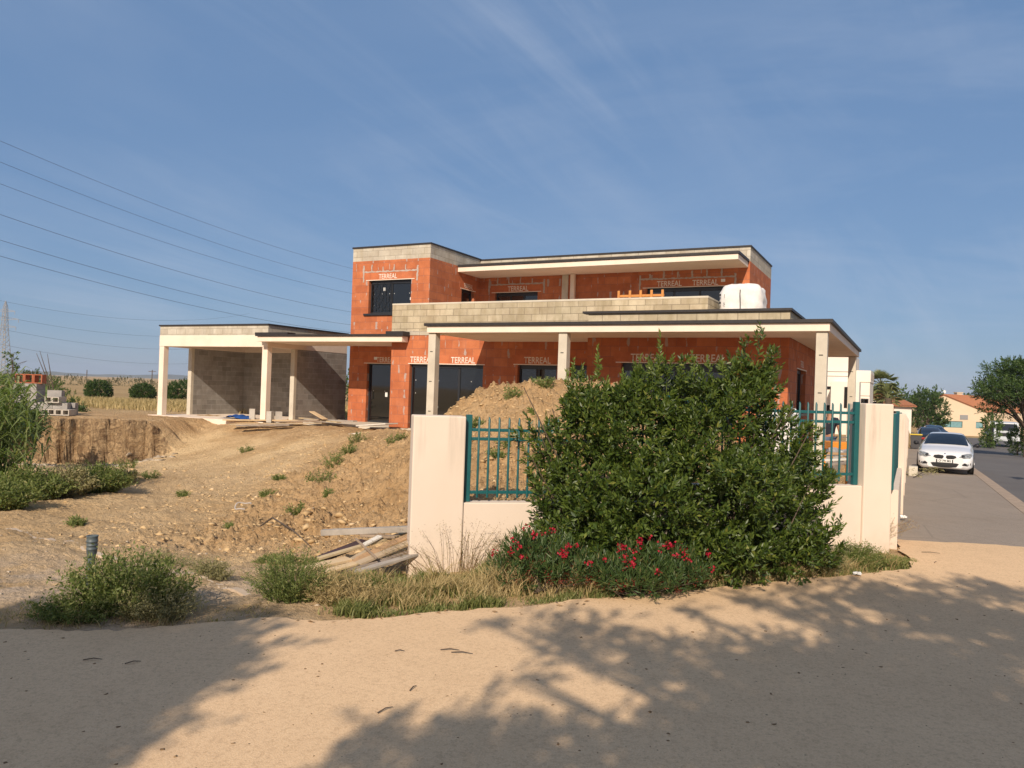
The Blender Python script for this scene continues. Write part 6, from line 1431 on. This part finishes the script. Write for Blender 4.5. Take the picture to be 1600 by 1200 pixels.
# beige gable house at the end of the street
GY = 108.
def gq(px, py): return onY(px, py, GY)
gh = world_thing('gable_house', 'beige gabled house with orange tile roof and chimney at the end of the street', 'house', gq(1462, 676)[0], GY, -2.4)
M_be = simple('beige render', (.66, .53, .38), .85, (.62, .49, .34), .5)
e = Vector((9.5, 5.2, 0)); prof = [Vector(gq(*q)) for q in [(1460, 624), (1476, 617), (1512, 632), (1545, 645)]]
bs = [Vector((p.x, p.y, -2.4)) for p in prof]
b = MB(); b.poly([bs[0], bs[3], prof[3], prof[2], prof[1], prof[0]]); b.poly([p + e for p in [bs[0], prof[0], prof[1], prof[2], prof[3], bs[3]]]); b.poly([bs[0], prof[0], prof[0] + e, bs[0] + e]); b.poly([bs[3], bs[3] + e, prof[3] + e, prof[3]]); b.build('wall', M_be, gh)
b = MB(); dz = Vector((0, 0, .08)); ribbed_roof(b, prof[1] + dz - e * .03, prof[1] + e + dz, prof[3] + e + dz, prof[3] + dz - e * .03, 34, .07); ribbed_roof(b, prof[1] + dz - e * .03, prof[1] + e + dz, prof[0] + e + dz, prof[0] + dz - e * .03, 34, .07); rf = b.build('roof', M_tile, gh)
c = Vector(gq(1514, 618)); b = MB(); b.box(c.x - .38, c.x + .38, GY + 2.2, GY + 3, c.z - 1.6, c.z + .35); b.box(c.x - .46, c.x + .46, GY + 2.12, GY + 3.08, c.z + .35, c.z + .45); b.build('chimney', M_be, rf)
c = Vector(gq(1506, 652)); b = MB(); b.box(c.x - .55, c.x + .55, GY - .05, GY + .02, c.z - .32, c.z + .32); b.build('window', M_sh, gh)
c = Vector(gq(1476, 612)); b = MB(); b.tube([c - Vector((0, 0, .6)), c], .03, 5); b.disc(c, (.3, -1, .2), .22, 12, .03); b.build('satellite_dish', M_plate, gh)
WY = 88.
def wq(px, py): return onY(px, py, WY)
bw = world_thing('boundary_wall', 'low cream garden wall with teal glazed panels at the end of the street', 'wall', wq(1438, 676)[0], WY, -1.9)
xs = sorted([wq(q, 660)[0] for q in (1436, 1449, 1504, 1525, 1536, 1572)]); zt, zb, z1_, z2_ = wq(1490, 656)[2], -1.9, wq(1490, 668)[2], wq(1490, 658)[2]
b = MB(); b.cells(xs, [WY, WY + .25], [zb, z1_, z2_, zt], lambda i, j, k: not (k == 1 and i in (1, 3))); b.build('wall', M_be, bw)
M_tg = simple('teal glazing', (.20, .36, .38), .3, (.15, .28, .31), 3)
for a, c, nn_ in ((1449, 1504, 3), (1525, 1536, 1)):
    xa, xb = wq(a, 660)[0], wq(c, 660)[0]
    for k in range(nn_):
        l_, r_ = xa + (xb - xa) * k / nn_, xa + (xb - xa) * (k + 1) / nn_; b = MB(); b.box(l_ + .04, r_ - .04, WY + .08, WY + .12, z1_ + .04, z2_ - .04); p_ = b.build('glazed_panel', M_tg, bw)
        b = MB(); b.box(l_, l_ + .04, WY + .05, WY + .15, z1_, z2_); b.box(r_ - .04, r_, WY + .05, WY + .15, z1_, z2_); b.box(l_ + .04, r_ - .04, WY + .05, WY + .15, z1_, z1_ + .04); b.box(l_ + .04, r_ - .04, WY + .05, WY + .15, z2_ - .04, z2_); b.build('frame', M_teal, p_)
# pylon and wires
M_steel = simple('galvanised steel', (.30, .30, .30), .5, metal=.3); M_wire = simple('wire', (.05, .052, .06), .6)
def pylon(label, px, ptop, Y, H, w):
    t = onY(px, ptop, Y); z0 = t[2] - H; x = t[0]; o = world_thing('electricity_pylon', label, 'pylon', x, Y, z0, 'electricity pylons')
    prof = [(0, w), (.35, w * .62), (.6, w * .38), (.78, w * .28), (.92, w * .22), (1, .02)]
    b = MB(); r = H * .0035
    for sx_ in (-1, 1):
        for sy in (-1, 1): b.tube([(x + sx_ * q / 2, Y + sy * q / 2, z0 + H * t_) for t_, q in prof], r, 4)
    b.build('legs', M_steel, o); b = MB(); ts = np.linspace(0, .95, 16)
    for i in range(15):
        qa = np.interp(ts[i], [p[0] for p in prof], [p[1] for p in prof]) / 2; qb = np.interp(ts[i + 1], [p[0] for p in prof], [p[1] for p in prof]) / 2; za, zb_ = z0 + H * ts[i], z0 + H * ts[i + 1]
        for sy in (-1, 1): b.bar((x - qa, Y + sy * qa, za), (x + qb, Y + sy * qb, zb_), r * 1.2); b.bar((x + qa, Y + sy * qa, za), (x - qb, Y + sy * qb, zb_), r * 1.2); b.bar((x - qb, Y + sy * qb, zb_), (x + qb, Y + sy * qb, zb_), r * 1.2)
    b.build('lattice', M_steel, o)
    for t_, aw in ((.66, .14), (.76, .17), (.86, .12)):
        b = MB(); z = z0 + H * t_; L = H * aw
        for sg in (-1, 1):
            b.bar((x, Y, z), (x + sg * L, Y, z + H * .012), r * 1.6); b.bar((x, Y, z + H * .035), (x + sg * L, Y, z + H * .012), r * 1.4)
            b.bar((x + sg * L, Y, z + H * .012), (x + sg * L, Y, z - H * .03), r * 1.2)
        b.build('cross_arm', M_steel, o)
pylon('tall lattice electricity pylon at the far left', 9, 470, 300, 30.5, 5.0)
pylon('tiny far pylon seen above the garden tree on the right', 1411, 612, 900, 18, 3.5)
def wire(label, a, c, Ya, Yb, sag, rad, group):
    """a and c are picture points at the two depths; the wire runs on beyond them and hangs between real supports"""
    A_ = np.array(onY(*a, Ya)); B_ = np.array(onY(*c, Yb)); pts = []
    for t in np.linspace(-.35, 1.5, 56):
        p = A_ + (B_ - A_) * t; p[2] -= sag * 4 * t * (1 - t); pts.append(tuple(p))
    b = MB(); b.tube(pts, rad, 5, cap=False); o = b.build('power_line', M_wire); settle(o, *pts[20]); tag(o, label, 'power line', group)
for i, (y0, y1, lb) in enumerate([(220, 420, 'topmost'), (253, 441, 'second from top'), (287, 459, 'third from top'), (335, 488, 'fourth from top'), (375, 508, 'fifth from top'), (400, 520, 'lowest')]):
    wire('dark power line, %s of the six slanting down to the tower' % lb, (0, y0), (552, y1), 90, 160, 1.2, .020 if i < 3 else .024, 'near power lines')
for i, (y0, y1, lb) in enumerate([(472, 500, 'highest'), (496, 525, 'second'), (516, 545, 'third'), (540, 568, 'lowest')]):
    wire('faint far power line, %s of four running from the pylon' % lb, (12, y0), (300, y1), 298, 420, 2.5, .04, 'far power lines')
# wooden utility poles far off
for i, (px, pt, pb, Y, lb) in enumerate([(238, 578, 600, 210, 'thin utility pole with crossbar above the field bushes'), (136, 578, 600, 220, 'left slim pole standing in the scrub line')]):
    t = onY(px, pt, Y); z0 = onY(px, pb, Y)[2] - .5; o = world_thing('utility_pole', lb, 'pole', t[0], Y, z0); b = MB(); b.tube([(t[0], Y, z0), t], .12, 6); b.build('pole', M_bark, o)
    if i == 0: b = MB(); b.box(t[0] - 1, t[0] + 1, Y - .06, Y + .06, t[2] - .5, t[2] - .35); b.build('crossbar', M_bark, o)
# far hills
M_hill = simple('far hills', (.09, .10, .085), .95, (.13, .13, .09), .002)
rows = [[], []]
for a in np.linspace(-50, 50, 160):
    r_ = 2900; x = r_ * math.sin(R(a)); y = r_ * math.cos(R(a)); h = 6 + 14 * max(0, fbm(np.array([a * .22 + 3]), np.array([1.5]), 4)[0] + .35) * (1 if a < 10 else .6)
    rows[0].append((x, y, -4)); rows[1].append((x * 1.02, y * 1.02, h))
b = MB(); b.grid([rows[0], rows[1], [(p[0] * 1.05, p[1] * 1.05, -4) for p in rows[1]]]); tag(b.build('hills', M_hill), kind='structure')

# ================================================================== STONES, CLODS, LITTER (masses)
def rocks(name, label, cat, X, Y, S, mat, seed, flat=.55, sink=.45, zf=None):
    rg = np.random.default_rng(seed); bm = bmesh.new(); bmesh.ops.create_icosphere(bm, subdivisions=1, radius=1)
    for v_ in bm.verts: v_.co *= random.choice((.72, 1., 1.25))
    base = np.array([v_.co[:] for v_ in bm.verts]); F_ = np.array([[v_.index for v_ in f.verts] for f in bm.faces]); bm.free()
    n = len(X); Z = HZs(X, Y) if zf is None else zf; a = rg.uniform(0, 6.28, n); jit = np.clip(1 + rg.normal(size=(n, len(base))) * .32, .35, 1.9); V_ = base[None] * jit[:, :, None] * S[:, None, None] * np.stack([rg.uniform(.7, 1.3, n), rg.uniform(.7, 1.3, n), flat * rg.uniform(.6, 1.2, n)], 1)[:, None, :]
    c, s = np.cos(a)[:, None], np.sin(a)[:, None]; x = V_[:, :, 0] * c - V_[:, :, 1] * s + X[:, None]; y = V_[:, :, 0] * s + V_[:, :, 1] * c + Y[:, None]; z = V_[:, :, 2] + Z[:, None] + (S * (flat - sink - .2))[:, None]
    vs = np.stack([x, y, z], -1).reshape(-1, 3); tr = (F_[None] + (np.arange(n) * len(base))[:, None, None]).reshape(-1, 3)
    return tag(link(name, npmesh(name, vs, tris=tr, mats=[mat])), label, cat, None, 'stuff')
M_clod = leafmat('earth clod', (.46, .315, .16), (.58, .42, .23), (.64, .48, .29), rough=.95, trans=0, spec=.1)
M_stone = leafmat('pale stone', (.34, .27, .19), (.50, .42, .32), rough=.9, trans=0, spec=.2)
rg = np.random.default_rng(77)
def field(n, x0, x1, y0, y1): y = y0 + (y1 - y0) * rg.random(n); return x0 + (x1 - x0) * rg.random(n), y
x, y = field(7000, -6.5, -.6, 9.6, 21); k = fbm(x * .8, y * .8, 3) + rg.normal(size=len(x)) * .2 > .0; x, y = x[k], y[k]
rocks('soil_clods', 'loose crumbly earth clods on the slope', 'soil', x, y, .010 + .045 * rg.random(len(x)) ** 6, M_clod, 1)
x, y = field(7000, -1.2, 3.5, 9.8, 16.5); rocks('soil_clods', 'small clods all over the earth heap', 'soil', x, y, .010 + .035 * rg.random(len(x)) ** 5, M_clod, 2)
t = rg.random(420); lx = -4.9 + 3.6 * t; ly = 12.9 - 2.6 * t + rg.normal(size=420) * .45; rocks('soil_clods', 'band of big yellow clods at the foot of the slope', 'soil', lx, ly, .012 + .085 * rg.random(420) ** 3.5, M_clod, 3)
x, y = field(2200, -7.5, -1.2, 6.5, 14); k = (y > np.interp(x, PEX, PEY) + .15); rocks('pebbles', 'scattered pale pebbles on the bare plain', 'pebbles', x[k], y[k], .005 + .018 * rg.random(k.sum()) ** 5, M_stone, 4)
x, y = field(2600, -14, -4, 14, 25); k = x > -y * .6; rocks('pebbles', 'clods scattered in the shallow pit', 'soil', x[k], y[k], .012 + .05 * rg.random(k.sum()) ** 5, M_clod, 5)
c = onY(212, 684, 24.6); x = c[0] + rg.normal(size=170) * .5; y = c[1] + rg.normal(size=170) * .25; rocks('stone_rubble', 'pale stone rubble spilling from the top of the bank', 'rubble', x, y, .05 + .08 * rg.random(170), M_stone, 6)
c = onz(58, 722, -.75); x = c[0] + rg.normal(size=90) * .45; y = c[1] + rg.normal(size=90) * .2; rocks('stone_rubble', 'white stone rubble beside the reeds', 'rubble', x, y, .03 + .06 * rg.random(90), M_stone, 7)
x, y = field(700, -4, 6.5, 3.4, 9); k = y < np.interp(x, PEX, PEY) - .05; x, y = x[k], y[k]; zf_ = np.full(len(x), .012)
rocks('leaf_litter', 'dark crumbs of leaf litter on the pink path', 'leaf litter', x, y, .003 + .009 * rg.random(len(x)) ** 3, M_stemdry, 8, .35, 0, zf_)
x, y = field(2200, -3, 5, 6.2, 9.2); ey = np.interp(x, PEX, PEY); k = np.abs(y - ey + .05) < .13 * rg.random(len(x)); x, y = x[k], y[k]; n = len(x); P_ = np.c_[x, y, np.full(n, .02)]
tag(leaves('leaf_litter', P_, rg.normal(size=(n, 3)) * [1, 1, .15], rg.uniform(.03, .08, n), .25, M_stemdry), 'dry leaves and twigs along the ragged path edge', 'leaf litter', None, 'stuff')
for i, (px, py, L, a) in enumerate([(590, 1115, .12, .9), (195, 1038, .1, .6), (617, 1018, .07, .1), (688, 1016, .14, .05), (705, 1020, .16, -.1), (130, 1032, .12, .2), (640, 1080, .09, 1.2), (1440, 863, .22, -.2), (1460, 880, .1, .8)]):
    x, y = onz(px, py, .015)[:2]; b = MB(); d = np.array([math.cos(a), math.sin(a), 0]); c = np.array([x, y, .02]); b.tube([c, c + d * L * .5 + [0, .01, .006], c + d * L], [.004, .004, .002], 5); o = b.build('twig', M_bark); settle(o, x, y, .015)
    tag(o, ['short thick dark twig on the lower middle of the path', 'dark curled bark scrap on the shaded left of the path', 'small dark scrap on the sunlit path below the grass', 'thin twig, left of a pair on the sunlit path', 'thin twig, right of a pair on the sunlit path', 'pale thin twig just below the weed clump', 'short twig left of the big shadow', 'curved twig on the pink path below the pavement', 'small twig nearest the pavement joint'][i], 'twig', 'twigs on the path')
# ================================================================== TREES BEHIND THE CAMERA (they throw the shade on the path)
def shade_tree(label, trunk, spots, n, seed, k=10, leaf=.11):
    """crown boughs sit where the sun ray through each shade spot meets the bough height"""
    x, y = trunk; o = world_thing('roadside_tree', label, 'tree', x, y, 0, 'roadside trees behind the viewer'); rg = np.random.default_rng(seed); lb = []
    for (gx, gy, r, h) in spots:
        c = np.array([gx, gy, 0]) + np.array(SUN) / SUN.z * h; lb.append((c, np.array([r, r * 1.0, r * .38])))
    P, D = lobe_points(lb, n, .95, seed); D2 = D * .5 + rg.normal(size=D.shape) * .5
    q, w_, e = shoots(P, unit(D2), rg.uniform(.15, .4, len(P)), k, leaf); leaves('crown', q, w_, e, .5, M_tree, o)
    b = MB(); top = np.array([x, y, 3.2]); b.tube([(x, y, -.2), (x + .05, y + .03, 1.7), tuple(top)], [.2, .16, .13], 10)
    for c, r in lb: 
        m_ = (top + c) / 2 + rg.normal(size=3) * .15; b.tube([tuple(top - [0, 0, .1]), tuple(m_), tuple(c)], [.07, .045, .012], 6)
        for _ in range(5): e_ = c + unit(rg.normal(size=3)) * r * .9; b.tube([tuple(c * .7 + m_ * .3), tuple(e_)], [.018, .005], 4)
    b.build('trunk', M_bark, o)
def gs(px, py, r, h): x, y = onz(px, py, .01)[:2]; return (x, y, r, h)
shade_tree('broad tree behind the viewer shading the right of the path', (4.2, -6.2),
    [gs(1600, 1150, .75, 5.2), gs(1450, 1130, .7, 5.0), gs(1300, 1130, .6, 5.2), gs(1160, 1110, .5, 5.0), gs(1500, 1050, .75, 5.4), gs(1380, 1030, .6, 5.2), gs(1250, 1040, .55, 5.0), gs(1130, 1040, .42, 5.3), gs(1020, 1030, .30, 5.2), gs(1590, 980, .7, 5.4), gs(1480, 965, .62, 5.6), gs(1400, 940, .5, 5.5), gs(1290, 960, .3, 5.6),
     gs(900, 1010, .22, 5.4), gs(950, 985, .22, 5.6), gs(890, 975, .16, 5.6), gs(820, 978, .12, 5.8), gs(760, 970, .10, 5.7), gs(1180, 935, .22, 5.8), gs(1070, 950, .12, 5.7), gs(1250, 925, .22, 5.9), gs(1340, 915, .22, 5.9), gs(1560, 925, .4, 5.9), gs(1450, 915, .18, 6), gs(1060, 1180, .36, 4.8), gs(940, 1170, .28, 4.8), gs(820, 1160, .22, 4.9), gs(700, 1150, .2, 4.9), gs(590, 1150, .15, 5.0),
     gs(640, 1190, .22, 4.8), gs(760, 1198, .28, 4.8), gs(900, 1198, .28, 4.8), gs(560, 1198, .2, 4.8), gs(810, 1055, .12, 5.2), gs(1200, 1190, .5, 4.8), gs(1400, 1190, .6, 4.8), gs(1560, 1200, .6, 4.8), gs(770, 1130, .15, 5)], 2900, 201)
shade_tree('second tree behind the viewer shading the left of the path', (-4.6, -4.6),
    [gs(-100, 1100, .8, 5.0), gs(60, 1100, .5, 5.0), gs(150, 1060, .5, 5.0), gs(40, 1030, .5, 5.2), gs(180, 1010, .42, 5.3), gs(270, 1005, .34, 5.3), gs(340, 995, .26, 5.3), gs(90, 1000, .42, 5.4), gs(0, 1000, .5, 5.4), gs(260, 1045, .3, 5.1), gs(330, 1035, .2, 5.1), gs(400, 1015, .13, 5.2), gs(60, 1150, .45, 4.8), gs(0, 1190, .5, 4.8), gs(180, 1110, .34, 5.0), gs(240, 1080, .25, 5.0), gs(330, 1065, .12, 5.0), gs(110, 1185, .3, 4.8), gs(0, 955, .10, 5.8), gs(60, 938, .08, 5.8), gs(370, 965, .2, 5.6), gs(300, 950, .16, 5.7), gs(-80, 1000, .5, 5.3)], 2600, 202)
shade_tree('street tree out of view shading the road beside the white car', (22, 21), [(17.8, 25, .5, 3.6), (19, 24.8, .6, 3.6), (20.2, 24.5, .7, 3.8), (21.4, 24.2, .8, 3.8), (16.8, 25.3, .3, 3.6)], 500, 203, leaf=.13)

# ================================================================== AIR
def haze_box():
    m_ = bpy.data.materials.new('pale haze'); m_.use_nodes = True; nt_ = m_.node_tree; nt_.nodes.remove(nt_.nodes['Principled BSDF'])
    v = nt_.nodes.new('ShaderNodeVolumePrincipled'); v.inputs['Density'].default_value = 0.00022; v.inputs['Color'].default_value = (.80, .88, 1.0, 1); v.inputs['Anisotropy'].default_value = 0.1
    nt_.links.new(v.outputs[0], nt_.nodes['Material Output'].inputs['Volume'])
    b = MB(); b.box(-3400, 3400, -3400, 3400, -6, 48); o = b.build('haze', m_); tag(o, 'pale blue summer haze over the plain', 'haze', None, 'stuff')
haze_box()
